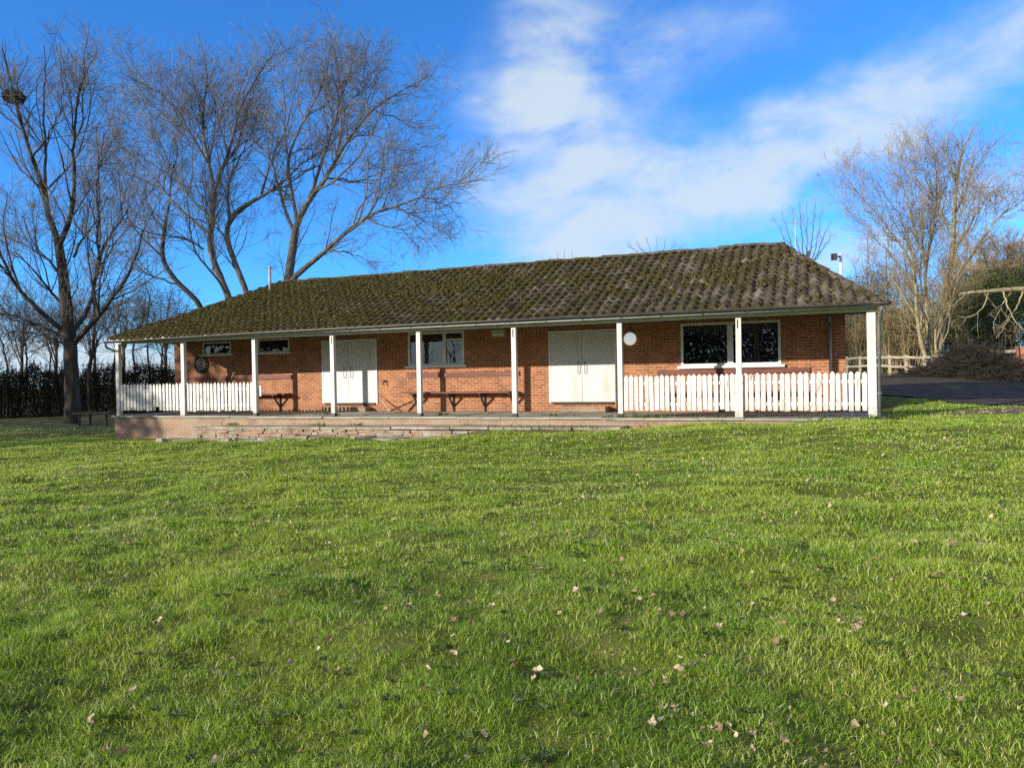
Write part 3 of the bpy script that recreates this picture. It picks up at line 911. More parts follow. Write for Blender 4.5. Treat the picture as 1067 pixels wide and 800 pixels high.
# picket fences -----------------------------------------------------
def picket_fence(i, label, n, seed, zoff=0.0, flaws=()):
    R = random.Random(seed)
    a = i * S + .075; b = (i + 1) * S - (.075 if i < 7 else .09)
    t = thing('picket_fence', label, 'fence', ((a + b) / 2, 0, FZ), 'white picket fences between the veranda posts')
    for z in (.25, .74):
        mb = MB(); mb.bar((a, .012, z + zoff), (b, .012, z + zoff + R.uniform(-.01, .01)), .035, .075)
        child(mb, 'rail', M['fence_white'], t)
    pit = (b - a) / n
    for k in range(n):
        c = a + pit * (k + .5) + R.gauss(0, .004); w_ = .048 + R.gauss(0, .0025)
        top = .945 + R.gauss(0, .008) + zoff; bot = .095 + R.gauss(0, .012) + zoff
        if k in flaws: bot += .12
        tl = R.gauss(0, .006); mb = MB()
        mb.prism([(c - w_, bot), (c + w_, bot), (c + w_ + tl, top - .05), (c + w_ * .6 + tl, top - .018), (c + w_ * .18 + tl, top), (c - w_ * .18 + tl, top), (c - w_ * .6 + tl, top - .018), (c - w_ + tl, top - .05)], -.030, -.010)
        child(mb, 'picket', M['fence_white'], t)
    return t


picket_fence(0, 'white picket fence in the open end bay with only the dark hedge behind it', 19, 1, flaws=(11,))
picket_fence(1, 'white picket fence on the veranda in front of the dartboard wall', 19, 2)
picket_fence(6, 'white picket fence below the round wall lamp, beside the cream double doors', 21, 3)
picket_fence(7, 'white picket fence with flaking paint, ending at the thick right corner post', 20, 4)

# a loose picket end right of the third post
mb = MB(); mb.prism([(2 * S + .10, .52), (2 * S + .18, .52), (2 * S + .185, .80), (2 * S + .14, .86), (2 * S + .10, .80)], .02, .045)
mb.box(2 * S + .061, 2 * S + .16, .046, .07, .60, .68)
tag(mb.build('fence_board', M['fence_white']), 'short rounded white board end fixed beside the post left of the doors', 'board')


# wall benches --------------------------------------------------------
def wall_bench(u0, u1, back, seatz, brackets, label, seat_u=None):
    t = thing('wall_bench', label, 'bench', ((u0 + u1) / 2, WV, FZ), 'plank benches along the veranda wall')
    mb = MB(); mb.box(u0, u1, WV - .045, WV - .004, back[0], back[1]); child(mb, 'backrest', M['wood_red'], t)
    a, b = seat_u or (u0, u1)
    mb = MB(); mb.box(a, b, WV - .42, WV - .24, seatz - .045, seatz); mb.box(a + .02, b - .02, WV - .225, WV - .05, seatz - .047, seatz - .002); child(mb, 'seat', M['wood_red'], t)
    for x in brackets:
        mb = MB(); mb.bar((x, WV - .40, seatz - .075), (x, WV - .005, seatz - .075), .045, .055)
        mb.bar((x, WV - .37, seatz - .09), (x + .0, WV - .01, .08), .04, .05); mb.box(x - .022, x + .022, WV - .05, WV - .003, FZ + .01, seatz - .105)
        child(mb, 'bracket', M['iron'], t)
    return t


wall_bench(.35, 4.70, (1.02, 1.16), .55, (.6, 1.7, 2.9, 4.2), 'long brown wall bench left of the narrower double doors, partly behind pickets')
wall_bench(9.10, 12.88, (.99, 1.13), .545, (9.5, 10.7, 11.75, 12.7), 'brown wall bench in full view under the two light window')
wall_bench(16.95, 20.85, (.94, 1.07), .50, (17.3, 18.6, 19.8, 20.6), 'brown wall bench behind pickets, its back board under the large dark window')

# pale and dark bar meeting on the floor near the middle bench
p0, p1, p2 = (8.20, WV - .12, .36), (8.72, WV - .42, FZ + .03), (9.35, WV - .10, .27)
mb = MB(); mb.bar(p0, p1, .035, .035)
t = thing('v_bars', 'pale and dark bar meeting at the floor left of the middle bench', 'strut', (8.7, WV - .3, FZ))
child(mb, 'pale_arm', M['wood_grey'], t)
mb = MB(); mb.bar(p1, p2, .045, .05); child(mb, 'dark_arm', M['iron'], t)

# dartboard
DU, DZ = .80, 1.60
t = thing('dartboard', 'round black dartboard with cream segments hung under the first small window', 'dartboard', (DU, WV, DZ - .3))
mb = MB(); mb.disc((DU, DZ), .33, WV - .035, WV - .002, 32); child(mb, 'board', M['dart_black'], t)
mb = MB()
for k in range(20):
    if k % 2: continue
    a0, a1 = 2 * math.pi * (k - .5) / 20, 2 * math.pi * (k + .5) / 20
    for r0, r1 in ((.03, .125), (.14, .215)):
        mb.quad(*[(DU + r_ * math.cos(a_), WV - .038, DZ + r_ * math.sin(a_)) for r_, a_ in ((r0, a0), (r1, a0), (r1, a1), (r0, a1))])
child(mb, 'segments', M['dart_pale'], t)

# round bulkhead lamp
LU, LZ = 16.20, 1.96
t = thing('wall_lamp', 'round white bulkhead lamp on the brick wall right of the right doors', 'lamp', (LU, WV, LZ - .2))
mb = MB(); k = 24; prof = [(.175, .0), (.175, .03), (.16, .055), (.12, .085), (.06, .1), (.0, .104)]
for r_, y_ in prof[:-1]:
    for j in range(k): mb.v.append((LU + r_ * math.cos(2 * math.pi * j / k), WV - .005 - y_, LZ + r_ * math.sin(2 * math.pi * j / k)))
for i in range(len(prof) - 2):
    for j in range(k):
        m_ = (j + 1) % k; mb.f.append((i * k + j, i * k + m_, (i + 1) * k + m_, (i + 1) * k + j))
mb.f.append(tuple((len(prof) - 2) * k + j for j in range(k)))
child(mb, 'diffuser', M['lamp_white'], t, True)
mb = MB(); mb.tube([(LU - .15, WV - .05, LZ + .17), (LU - .08, WV - .07, LZ + .225), (LU, WV - .075, LZ + .24), (LU + .08, WV - .07, LZ + .225), (LU + .15, WV - .05, LZ + .17)], .014, 6); mb.tube([(LU, WV - .02, LZ + .24), (LU, WV - .02, 2.37)], .010, 6)
child(mb, 'bracket', M['iron'], t)

# box under the beam, small tap
mb = MB(); mb.box(12.06, 12.48, WV - .16, WV - .003, 2.15, 2.37); t = thing('wall_box', 'small beige box high on the brick wall, left of the right doors', 'box', (12.27, WV, 2.15)); child(mb, 'case', M['beige'], t)
mb = MB(); mb.box(12.10, 12.44, WV - .166, WV - .1605, 2.19, 2.25); child(mb, 'grille', M['frame'], t)
t = thing('wall_tap', 'small dark tap on the brick wall right of the left doors', 'tap', (8.30, WV, .8))
mb = MB(); mb.tube([(8.30, WV, .88), (8.30, WV - .09, .88), (8.30, WV - .12, .86), (8.30, WV - .13, .78)], .018, 6); child(mb, 'spout', M['iron'], t)
mb = MB(); mb.tube([(8.22, WV - .06, .915), (8.38, WV - .06, .915)], .014, 6); mb.tube([(8.30, WV - .06, .88), (8.30, WV - .06, .92)], .010, 6); child(mb, 'handle', M['iron'], t)

# stone steps in front of the veranda -----------------------------------
t = thing('terrace_step', 'worn stone slab step along the front of the veranda', 'step', (10.5, -.6, -.5))
uu = 4.6
R = random.Random(5)
while uu < 16.6:
    L_ = R.uniform(.75, 1.25); top = float(np.interp(uu, [4.6, 8, 12, 16.5], [-.33, -.30, -.27, -.25])) + R.uniform(-.006, .006)
    vo = float(np.interp(uu, [4.6, 8, 14, 16.6], [-.95, -1.0, -.95, -.85])) + R.uniform(-.018, .015)
    P = [];
    for z in (top - .065, top):
        P += [(uu + R.uniform(0, .015), vo + R.uniform(-.012, .012), z + R.uniform(-.005, .005)), (uu + L_ - .02, vo + R.uniform(-.012, .012), z + R.uniform(-.005, .005)), (uu + L_ - .02, -.115, z), (uu + .0, -.115, z)]
    mb = MB(); mb.hexa(P); child(mb, 'slab', M['stone'], t)
    uu += L_
mbs, mbb = MB(), MB()
for row in range(5):
    x = 3.4 + R.uniform(0, .4) + .25 * row * (row < 2)
    while x < 16.4:
        w_ = R.uniform(.12, .34); z = -.372 - .074 * row + R.uniform(-.006, .006); x1 = min(x + w_, 16.45)
        vo = float(np.interp(x, [3, 4.6, 8, 14, 16.6], [-.60, -.93, -.97, -.92, -.82])) + R.uniform(-.025, .035) - .012 * row
        if R.random() < .985:
            mb = mbs if R.random() < .36 else mbb
            mb.hexa([(a_ + R.uniform(-.006, .006), vo + b_ + R.uniform(-.012, .012) * (b_ == 0), z - c_ + R.uniform(-.004, .004)) for c_ in (.066, 0) for a_, b_ in ((x, 0), (x1, 0), (x1, .4), (x, .4))])
        x = x1 + R.uniform(.008, .02)
child(mbs, 'rubble_riser', M['stone'], t); child(mbb, 'brick_rubble', M['plinth'], t)
mb = MB(); mb.box(4.5, 16.5, -.85, -.12, -1, -.36); child(mb, 'core', M['plinth'], t)
t = thing('paving_ledge', 'broken low ledge of old paving at the lawn edge below the slab step', 'paving', (7, -1.4, -.7))
uu = 3.3
while uu < 11.4:
    L_ = R.uniform(.7, 1.4); gzz = gz(uu + L_ / 2, -1.5)
    top = max(gzz + .035, float(np.interp(uu, [2.6, 6, 11.5], [-.72, -.66, -.56]))) + R.uniform(-.008, .008)
    v0 = -1.76 + R.uniform(-.10, .08); v1 = -1.03
    P = []
    tilt = R.uniform(-.012, .012)
    for z in (top - .12, top):
        P += [(uu + R.uniform(0, .03), v0, z + tilt), (uu + L_ - R.uniform(.015, .05), v0 + R.uniform(-.03, .03), z - tilt), (uu + L_ - .03, v1, z - tilt), (uu + R.uniform(0, .05), v1, z + tilt)]
    mb = MB(); mb.hexa(P); child(mb, 'slab', M['stone'], t)
    uu += L_
# loose stones
for k in range(16):
    x = R.uniform(3, 12); y = -1.75 + R.uniform(-.25, .5); s_ = R.uniform(.04, .10)
    mb = MB(); z = gz(x, y) + s_ * .4
    mb.hexa([(x + dx * s_ * R.uniform(.8, 1.4), y + dy * s_ * R.uniform(.7, 1.1), z + dz * s_ * .5) for dz in (-1, 1) for dx, dy in ((-1, -1), (1, -1), (1, 1), (-1, 1))])
    tag(mb.build('loose_stone', M['stone'], off=(x, y, z)), 'loose lump of stone lying along the lawn edge by the old paving', 'stone', 'loose stones by the veranda step')

# weeds in the joints
wu, wv_ = [], []
for (x, y, nn, sp) in ((16.9, -.10, 90, .22), (17.4, -.12, 60, .2), (14.9, .1, 40, .18), (11.4, .6, 40, .2), (12.6, -.2, 25, .1), (18.9, -.16, 40, .12), (21.3, -.16, 80, .3), (22.3, -.25, 120, .3), (7.6, .7, 30, .2), (14.6, -.9, 90, .5), (15.6, -.8, 90, .4), (9.4, -.5, 40, .15), (8.3, -.75, 50, .12), (5.2, -.7, 40, .2)):
    wu.append(rng.normal(x, sp, nn)); wv_.append(rng.normal(y, .06, nn))
wu = np.concatenate(wu); wv_ = np.concatenate(wv_); nn = len(wu)
V, q, tq, tt = make_blades(wu, wv_, .05 + .10 * rng.random(nn), .016 + .012 * rng.random(nn), .2 + .8 * rng.random(nn), rng.random(nn))
zb = np.where(wv_ > -.2, FZ - .01, np.where((wu < 16.6) & (wv_ > -.95), -.30, ground(wu, wv_)))
V = V.reshape(-1, 5, 3); V[:, :, 2] += (zb - (ground(wu, wv_) - .006))[:, None]
wd = obj_np('weeds', M['weed'], None, V.reshape(-1, 3), q, tq); tint_attr(wd, tt)
tag(wd, 'green weeds growing in the joints of the veranda edge', 'weeds', kind='stuff')


# ================================================================== TREES
def resample(P, k):
    P = np.asarray(P, float); d = np.concatenate([[0], np.cumsum(np.linalg.norm(np.diff(P, axis=0), axis=1))])
    t = np.linspace(0, d[-1], k)
    Q_ = np.stack([np.interp(t, d, P[:, i]) for i in range(3)], -1)
    Q_[1:-1] = .25 * Q_[:-2] + .5 * Q_[1:-1] + .25 * Q_[2:]
    return Q_


def tubes(P, R, sides):
    """P [N,k,3], R [N,k] -> verts, quads"""
    N_, k, _ = P.shape
    T = np.gradient(P, axis=1); T /= np.linalg.norm(T, axis=2, keepdims=True) + 1e-9
    ref = np.where(np.abs(T[:, :1, 2:3]) > .9, np.array([1., 0, 0]), np.array([0, 0, 1.]))
    a = np.cross(T, ref); a /= np.linalg.norm(a, axis=2, keepdims=True) + 1e-9
    b = np.cross(T, a)
    w_ = np.arange(sides) * 2 * np.pi / sides
    V = P[:, :, None] + R[:, :, None, None] * (a[:, :, None] * np.cos(w_)[:, None] + b[:, :, None] * np.sin(w_)[:, None])
    i = np.arange(N_ * k * sides).reshape(N_, k, sides)
    n_ = np.roll(i, -1, axis=2)
    Qd = np.stack([i[:, :-1], n_[:, :-1], n_[:, 1:], i[:, 1:]], -1).reshape(-1, 4)
    return V.reshape(-1, 3), Qd


def spawn(P, R, per_m, length, ang, up, k, G, t0=.15, taper=.55, wig=.12, ratio=.5, keep=None, rmin=.004):
    """children along parent curves; returns child curves"""
    N_, kk, _ = P.shape
    Ls = np.linalg.norm(np.diff(P, axis=1), axis=2).sum(1)
    cnt = np.maximum(0, np.floor(Ls * per_m * (1 - t0) + G.random(N_))).astype(int)
    par = np.repeat(np.arange(N_), cnt); n = len(par)
    t = t0 + (1 - t0) * G.random(n)
    f = t * (kk - 1); i0 = np.minimum(f.astype(int), kk - 2); fr = (f - i0)[:, None]
    p = P[par, i0] * (1 - fr) + P[par, i0 + 1] * fr
    r = R[par, i0] * (1 - fr[:, 0]) + R[par, i0 + 1] * fr[:, 0]
    tan = P[par, i0 + 1] - P[par, i0]; tan /= np.linalg.norm(tan, axis=1, keepdims=True) + 1e-9
    rv_ = G.normal(size=(n, 3)); perp = rv_ - (rv_ * tan).sum(1, keepdims=True) * tan; perp /= np.linalg.norm(perp, axis=1, keepdims=True) + 1e-9
    an = rad(ang[0]) + (rad(ang[1]) - rad(ang[0])) * G.random(n)
    d = tan * np.cos(an)[:, None] + perp * np.sin(an)[:, None]
    L_ = length[0] + (length[1] - length[0]) * G.random(n)
    L_ = L_ * np.clip(1.15 - .75 * t, .35, 1) * (np.minimum(1, Ls[par] / (length[1] * 1.1)) ** .5)
    C = np.zeros((n, k, 3)); C[:, 0] = p
    for j in range(1, k):
        d = d + np.array([0, 0, up]) + wig * G.normal(size=(n, 3)); d /= np.linalg.norm(d, axis=1, keepdims=True)
        C[:, j] = C[:, j - 1] + d * (L_ / (k - 1))[:, None]
    rb = np.minimum(r * ratio, .010 * L_ + .004)
    CR = np.maximum(rb[:, None] * np.linspace(1, taper * .5, k)[None], rmin)
    if keep is not None:
        ok = keep(C[:, -1]); C, CR = C[ok], CR[ok]
    return C, CR


def tree(name, label, base, limbs, seed, mats, l1=(1.6, (1.4, 3.2)), l2=(3.0, (.7, 1.5)), l3=(5.0, (.3, .75)), up=(.10, .08, .05), cat='tree', group=None, keep=None, tw=1.0, l1ang=(25, 60), l0=(0, (3, 6))):
    """limbs: list of (points, r0, r1, bare fraction)"""
    G = np.random.default_rng(seed)
    root = thing(name, label, cat, base, group)
    zt_ = max(p[2] for l in limbs for p in l[0]) + .15
    if keep is None: keep = lambda E_: E_[:, 2] < zt_ - np.abs(G.normal(0, .7, len(E_)))
    K = 16
    P = np.stack([resample(l[0], K) for l in limbs]); R = np.stack([np.linspace(1, 0, K) ** (.85 if l[3] > .3 else 1.25) * (l[1] * (1 if l[3] > .3 else .82) - l[2]) + l[2] for l in limbs])
    P[:, 1:-1] += G.normal(0, .035, (len(limbs), K - 2, 3)) * np.minimum(1, .02 / R[:, 1:-1, None] + .15)
    R[:, 0] *= 1.0
    Vs, Qs = tubes(P, R, 8)
    C0, R0_ = spawn(P, R, l0[0], l0[1], (18, 48), .10, K, G, t0=.10, keep=keep, ratio=.62, wig=.09, rmin=.008) if l0[0] else (P[:0], R[:0])
    if len(C0):
        V0, Q0 = tubes(C0, R0_, 6); Qs = np.concatenate([Qs, Q0 + len(Vs)]); Vs = np.concatenate([Vs, V0])
    c1, r1, = [], []
    if len(C0):
        a, b = spawn(C0, R0_, l1[0], l1[1], l1ang, up[0], 7, G, t0=.15, keep=keep); c1.append(a); r1.append(b)
    for j, l in enumerate(limbs):
        a, b = spawn(P[j:j + 1], R[j:j + 1], l1[0], l1[1], l1ang, up[0], 7, G, t0=l[3], keep=keep)
        c1.append(a); r1.append(b)
    C1 = np.concatenate(c1); R1_ = np.concatenate(r1)
    V1, Q1 = tubes(C1, R1_, 5)
    off = np.array([float(c) for c in base])
    obj_np('trunk', mats[0], root, np.concatenate([Vs, V1]) - off, np.concatenate([Qs, Q1 + len(Vs)]), smooth=True)
    A = np.concatenate([P[:, ::2][:, :7], C1]); AR = np.concatenate([R[:, ::2][:, :7], R1_])
    Pend = P[:, -7:]
    A = np.concatenate([Pend, C1]); AR = np.concatenate([R[:, -7:], R1_])
    C2, R2 = spawn(A, AR, l2[0], l2[1], (22, 60), up[1], 6, G, t0=.12, keep=keep, wig=.13, rmin=.0065 * tw)
    C3, R3 = spawn(C2, R2, l3[0], l3[1], (20, 60), up[2], 5, G, t0=.1, keep=keep, wig=.15, rmin=.0055 * tw)
    V2, Q2 = tubes(C2, R2, 4); V3, Q3 = tubes(C3, R3, 3)
    obj_np('crown', mats[1], root, np.concatenate([V2, V3]) - off, np.concatenate([Q2, Q3 + len(V2)]))
    return root


def pl(pts, d0, slope=0.0):
    """photo polyline to a 3-D limb: its distance changes along it by slope (metres per photo pixel)"""
    out = []; acc = 0
    for i, (x, y) in enumerate(pts):
        if i: acc += math.hypot(x - pts[i - 1][0], y - pts[i - 1][1])
        out.append(at(x, y, d0 + acc * slope))
    return out


# --- big left tree
D1 = 34
b1 = at(75, 441, D1)
T1 = [
    ([(75, 441), (75.5, 425), (75, 400), (74, 375), (72, 350), (70, 330), (67, 300), (64, 270), (60, 250)], .34, .17, .35, 0),
    ([(60, 250), (52, 230), (46, 205), (40, 180), (30, 155), (22, 130), (16, 105), (10, 80), (2, 50)], .17, .03, .1, .004),
    ([(62, 255), (72, 232), (77, 210), (78, 185), (76, 150), (79, 120), (84, 90), (90, 70)], .15, .03, .1, -.006),
    ([(50, 222), (47, 190), (48, 160), (46, 130), (45, 100), (48, 70), (46, 48)], .10, .02, .1, .01),
    ([(66, 345), (50, 332), (35, 318), (18, 300), (8, 282), (0, 262), (-12, 240)], .15, .04, .2, -.012),
    ([(67, 352), (52, 344), (36, 337), (20, 331), (0, 326), (-25, 320)], .10, .02, .2, .01),
    ([(68, 320), (58, 310), (50, 300), (42, 290), (30, 275), (15, 262)], .09, .02, .2, -.01),
    ([(72, 362), (60, 355), (45, 350), (25, 345), (0, 348)], .07, .015, .2, .012),
    ([(76, 345), (87, 332), (95, 315), (99, 295), (103, 270), (108, 255), (122, 236), (135, 215)], .13, .025, .2, .01),
    ([(78, 357), (90, 343), (103, 330), (116, 312), (123, 302), (133, 290), (142, 265), (148, 240)], .15, .03, .25, -.012),
    ([(77, 268), (82, 255), (92, 242), (104, 225), (112, 205)], .07, .015, .1, .01),
    ([(62, 285), (50, 270), (30, 258), (12, 248), (-5, 243)], .08, .015, .15, .015),
    ([(103, 270), (101, 245), (103, 220), (100, 195), (104, 170), (108, 140)], .08, .015, .1, .0),
    ([(33, 165), (45, 150), (62, 120), (66, 90), (62, 60)], .06, .012, .1, -.015),
    ([(22, 130), (15, 118), (5, 105), (-8, 90)], .05, .012, .1, .01),
]
tree('bare_tree', 'tall bare tree at the left edge, thick dark trunk, nest high up', b1, [(pl(a, D1, e), b, c, d) for a, b, c, d, e in T1], 21, (M['bark'], M['twig']),
     l0=(.5, (3.5, 7)), l1=(2.0, (1.8, 4.0)), l2=(3.0, (1.0, 2.2)), l3=(3.3, (.45, 1.1)), l1ang=(22, 55))

# nest
nb = at(14, 101, D1 + .4)
t = thing('bird_nest', 'dark ball of sticks, a bird nest high in the left tree', 'nest', nb)
G = np.random.default_rng(3)
n = 420
c0 = G.normal(size=(n, 3)); c0 /= np.linalg.norm(c0, axis=1, keepdims=True)
cen = c0 * np.array([.44, .44, .28]) * G.random((n, 1)) ** .4
dr_ = np.cross(c0, G.normal(size=(n, 3))); dr_ /= np.linalg.norm(dr_, axis=1, keepdims=True)
PP = np.stack([cen - dr_ * .22, cen + dr_ * .02, cen + dr_ * .24], 1)
Vn, Qn = tubes(PP, np.full((n, 3), .014), 3)
obj_np('sticks', M['nest'], t, Vn, Qn)

# --- trees behind the left half of the roof
DA = 40
TA = [
    ([(243, 330), (240, 314), (228, 286), (218, 258), (221, 228), (224, 198)], .19, .12, .32, 0),
    ([(224, 198), (217, 172), (212, 145), (212, 122), (214, 100), (216, 82), (212, 50), (206, 35)], .13, .02, .1, .006),
    ([(224, 198), (233, 172), (240, 154), (248, 118), (258, 95), (272, 74), (284, 58), (294, 44)], .13, .02, .1, -.006),
    ([(220, 245), (200, 228), (180, 212), (160, 184), (140, 165), (122, 148), (110, 130)], .11, .02, .15, .012),
    ([(216, 170), (200, 140), (186, 118), (172, 100), (150, 88), (128, 78)], .08, .015, .1, -.012),
    ([(221, 225), (205, 215), (180, 180), (168, 150), (150, 120), (140, 100)], .08, .015, .15, .02),
    ([(238, 160), (228, 130), (236, 100), (240, 70), (236, 45)], .06, .012, .1, .01),
    ([(212, 260), (196, 248), (176, 246), (156, 244), (130, 232)], .07, .012, .2, -.015),
]
tree('bare_tree', 'bare many limbed tree behind the left roof end, its main stem forking high', at(243, 395, DA), [(pl(a, DA, e), b, c, d) for a, b, c, d, e in TA], 22, (M['bark_pale'], M['twig']),
     l0=(.75, (3.5, 7)), l1=(2.3, (1.8, 4.0)), l2=(3.2, (1.0, 2.2)), l3=(3.3, (.45, 1.1)), l1ang=(22, 55))
DB = 39
TB = [
    ([(262, 325), (258, 308), (248, 282), (236, 250), (237, 232), (246, 220), (260, 212)], .15, .12, .32, 0),
    ([(260, 212), (272, 205), (284, 198), (300, 185), (312, 172), (330, 160), (345, 155)], .13, .015, .15, -.012),
    ([(240, 228), (236, 205), (242, 180), (250, 165), (262, 140), (268, 110)], .09, .012, .1, .012),
    ([(272, 205), (278, 180), (286, 160), (300, 130), (306, 100), (310, 70)], .08, .012, .1, .006),
    ([(236, 246), (222, 236), (208, 230), (192, 226), (176, 222)], .06, .012, .2, -.01),
]
tree('bare_tree', 'bare tree behind the roof whose pale crooked stem elbows to the right', at(262, 395, DB), [(pl(a, DB, e), b, c, d) for a, b, c, d, e in TB], 23, (M['bark_pale'], M['twig']),
     l0=(.75, (3, 5.5)), l1=(2.4, (1.5, 3.5)), l2=(2.6, (.7, 1.5)), l3=(3.8, (.35, .8)))
DD = 38
TD = [
    ([(296, 325), (300, 294), (304, 266), (308, 238)], .24, .19, .4, 0),
    ([(308, 238), (320, 210), (334, 192), (342, 184), (350, 168), (360, 150), (374, 130), (388, 114), (404, 102), (420, 94), (446, 80)], .19, .02, .15, -.004),
    ([(307, 245), (298, 222), (292, 202), (284, 170), (276, 156), (260, 146), (250, 130)], .13, .02, .15, .01),
    ([(322, 208), (330, 186), (336, 166), (344, 145), (348, 130), (355, 105), (360, 90), (366, 68), (374, 40)], .12, .015, .1, .005),
    ([(310, 232), (304, 200), (298, 178), (302, 160), (310, 138), (318, 122), (332, 98), (340, 80), (346, 48)], .12, .015, .1, -.008),
    ([(340, 186), (354, 186), (370, 190), (388, 184), (404, 176), (424, 172)], .07, .012, .15, .008),
    ([(360, 150), (372, 140), (392, 142), (414, 150), (434, 160)], .06, .012, .1, -.01),
    ([(388, 114), (400, 120), (424, 126), (446, 130)], .05, .010, .1, -.01),
    ([(348, 130), (362, 110), (378, 95), (392, 70), (400, 48)], .06, .010, .1, .01),
    ([(316, 126), (308, 100), (314, 70), (318, 45), (316, 30)], .05, .010, .1, .01),
    ([(350, 168), (356, 130), (352, 100), (344, 70), (350, 35)], .06, .010, .1, -.012),
    ([(336, 170), (326, 176), (312, 180), (296, 190), (280, 204)], .06, .01, .1, .01),
    # the long limb leaning out over the roof
    ([(299, 300), (310, 284), (324, 274), (340, 261), (356, 246), (368, 236), (380, 226), (396, 219), (412, 214), (428, 212), (440, 205), (452, 196), (475, 192), (500, 188)], .19, .02, .12, -.012),
    ([(412, 214), (424, 222), (436, 236), (450, 252)], .06, .010, .1, -.01),
    ([(380, 226), (396, 234), (416, 238), (430, 250), (440, 268)], .06, .010, .1, -.01),
    ([(340, 261), (356, 262), (372, 266), (390, 276)], .06, .010, .1, -.01),
    ([(440, 205), (456, 210), (472, 218), (484, 236)], .05, .010, .1, -.01),
    ([(368, 236), (372, 220), (384, 205), (400, 195), (420, 186)], .06, .010, .1, .01),
]
tree('bare_tree', 'largest bare tree behind the roof, one heavy limb leaning right over the ridge', at(298, 395, DD), [(pl(a, DD, e), b, c, d) for a, b, c, d, e in TD], 24, (M['bark_pale'], M['twig']),
     l0=(.7, (3, 6.5)), l1=(2.4, (1.5, 3.5)), l2=(3.3, (.8, 1.9)), l3=(3.4, (.4, 1.0)), up=(.05, .02, -.02), l1ang=(22, 55))
DF = 43
TF = [
    ([(214, 335), (210, 320), (198, 306), (186, 296), (174, 280), (168, 266), (170, 250), (172, 234)], .15, .11, .4, 0),
    ([(172, 234), (176, 212), (178, 190), (184, 165), (182, 140)], .10, .015, .1, .006),
    ([(168, 266), (150, 250), (138, 236), (130, 215), (126, 190)], .08, .012, .1, -.01),
    ([(186, 296), (170, 292), (150, 284), (136, 270), (120, 262)], .07, .012, .15, .01),
    ([(172, 240), (160, 225), (152, 205), (150, 180)], .06, .012, .1, .01),
]
tree('bare_tree', 'slim crooked bare tree leaning left behind the roof corner', at(214, 395, DF), [(pl(a, DF, e), b, c, d) for a, b, c, d, e in TF], 25, (M['bark'], M['twig']),
     l1=(2.6, (1.6, 3.6)), l2=(3.3, (.9, 2.0)), l3=(3.2, (.4, 1.0)))
DG = 46
TG = [
    ([(92, 400), (97, 360), (100, 330), (94, 300), (104, 270), (105, 240), (102, 215), (104, 185), (101, 160), (100, 130)], .14, .02, .3, 0),
    ([(104, 270), (112, 250), (122, 235), (128, 210), (140, 180), (146, 150)], .07, .012, .1, .01),
    ([(100, 330), (116, 308), (130, 290), (142, 262), (146, 245)], .07, .012, .1, -.01),
    ([(103, 235), (94, 215), (92, 190), (86, 165)], .05, .01, .1, .01),
]
tree('bare_tree', 'slender bare tree standing just right of and behind the thick left trunk', at(92, 430, DG), [(pl(a, DG, e), b, c, d) for a, b, c, d, e in TG], 26, (M['bark'], M['twig']),
     l1=(2.6, (1.5, 3.4)), l2=(3.2, (.9, 1.9)), l3=(3.2, (.4, 1.0)))

# --- thin saplings and thicket by the hedge on the left (each traced by its own stem)
sap = [
    (139, 'thin dark sapling with a kinked stem seen through the open veranda bay', [(141, 405), (141, 380), (137, 366), (140, 358), (150, 330), (152, 300)], 47),
    (156, 'thin straight dark sapling behind the picket fence of the open bay', [(157, 405), (156, 385), (153, 360), (152, 340), (156, 310), (150, 285)], 48),
    (169, 'thin leaning sapling close to the brick corner of the veranda', [(169, 405), (169, 385), (168, 368), (172, 350), (174, 325), (180, 300)], 49),
    (112, 'thin sapling right of the big left trunk, left of the corner post', [(117, 405), (118, 380), (122, 362), (120, 345), (126, 325), (130, 300)], 46),
    (93, 'thin sapling immediately right of the big left trunk', [(92, 420), (92, 390), (95, 365), (92, 345), (98, 320)], 44),
    (28, 'thin sapling between the photo edge and the big left trunk', [(27, 420), (28, 390), (28, 365), (24, 345), (30, 320)], 44),
    (6, 'thin bent sapling at the extreme left above the dark hedge', [(6, 420), (8, 390), (6, 370), (0, 352), (-6, 330)], 43),
    (50, 'thin twiggy sapling just left of the big left trunk', [(52, 420), (50, 395), (53, 370), (48, 345), (50, 325)], 48),
]
for k, (x, lab, pts, d) in enumerate(sap):
    L_ = [(pl(pts, d), .07, .015, .35)]
    e = pts[3]
    L_.append((pl([e, (e[0] - 12, e[1] - 18), (e[0] - 26, e[1] - 30)], d, .03), .035, .01, .1)); L_.append((pl([pts[2], (e[0] + 14, e[1] + 2), (e[0] + 30, e[1] - 12)], d, -.03), .035, .01, .1))
    tree('sapling', lab, at(pts[0][0], pts[0][1] + 15, d), L_, 40 + k, (M['bark_dark'], M['twig_dark']), l1=(3.6, (1.3, 3.2)), l2=(3.6, (.8, 1.8)), l3=(4.4, (.4, .9)), up=(.04, .02, .0), cat='sapling', group='saplings along the left hedge')

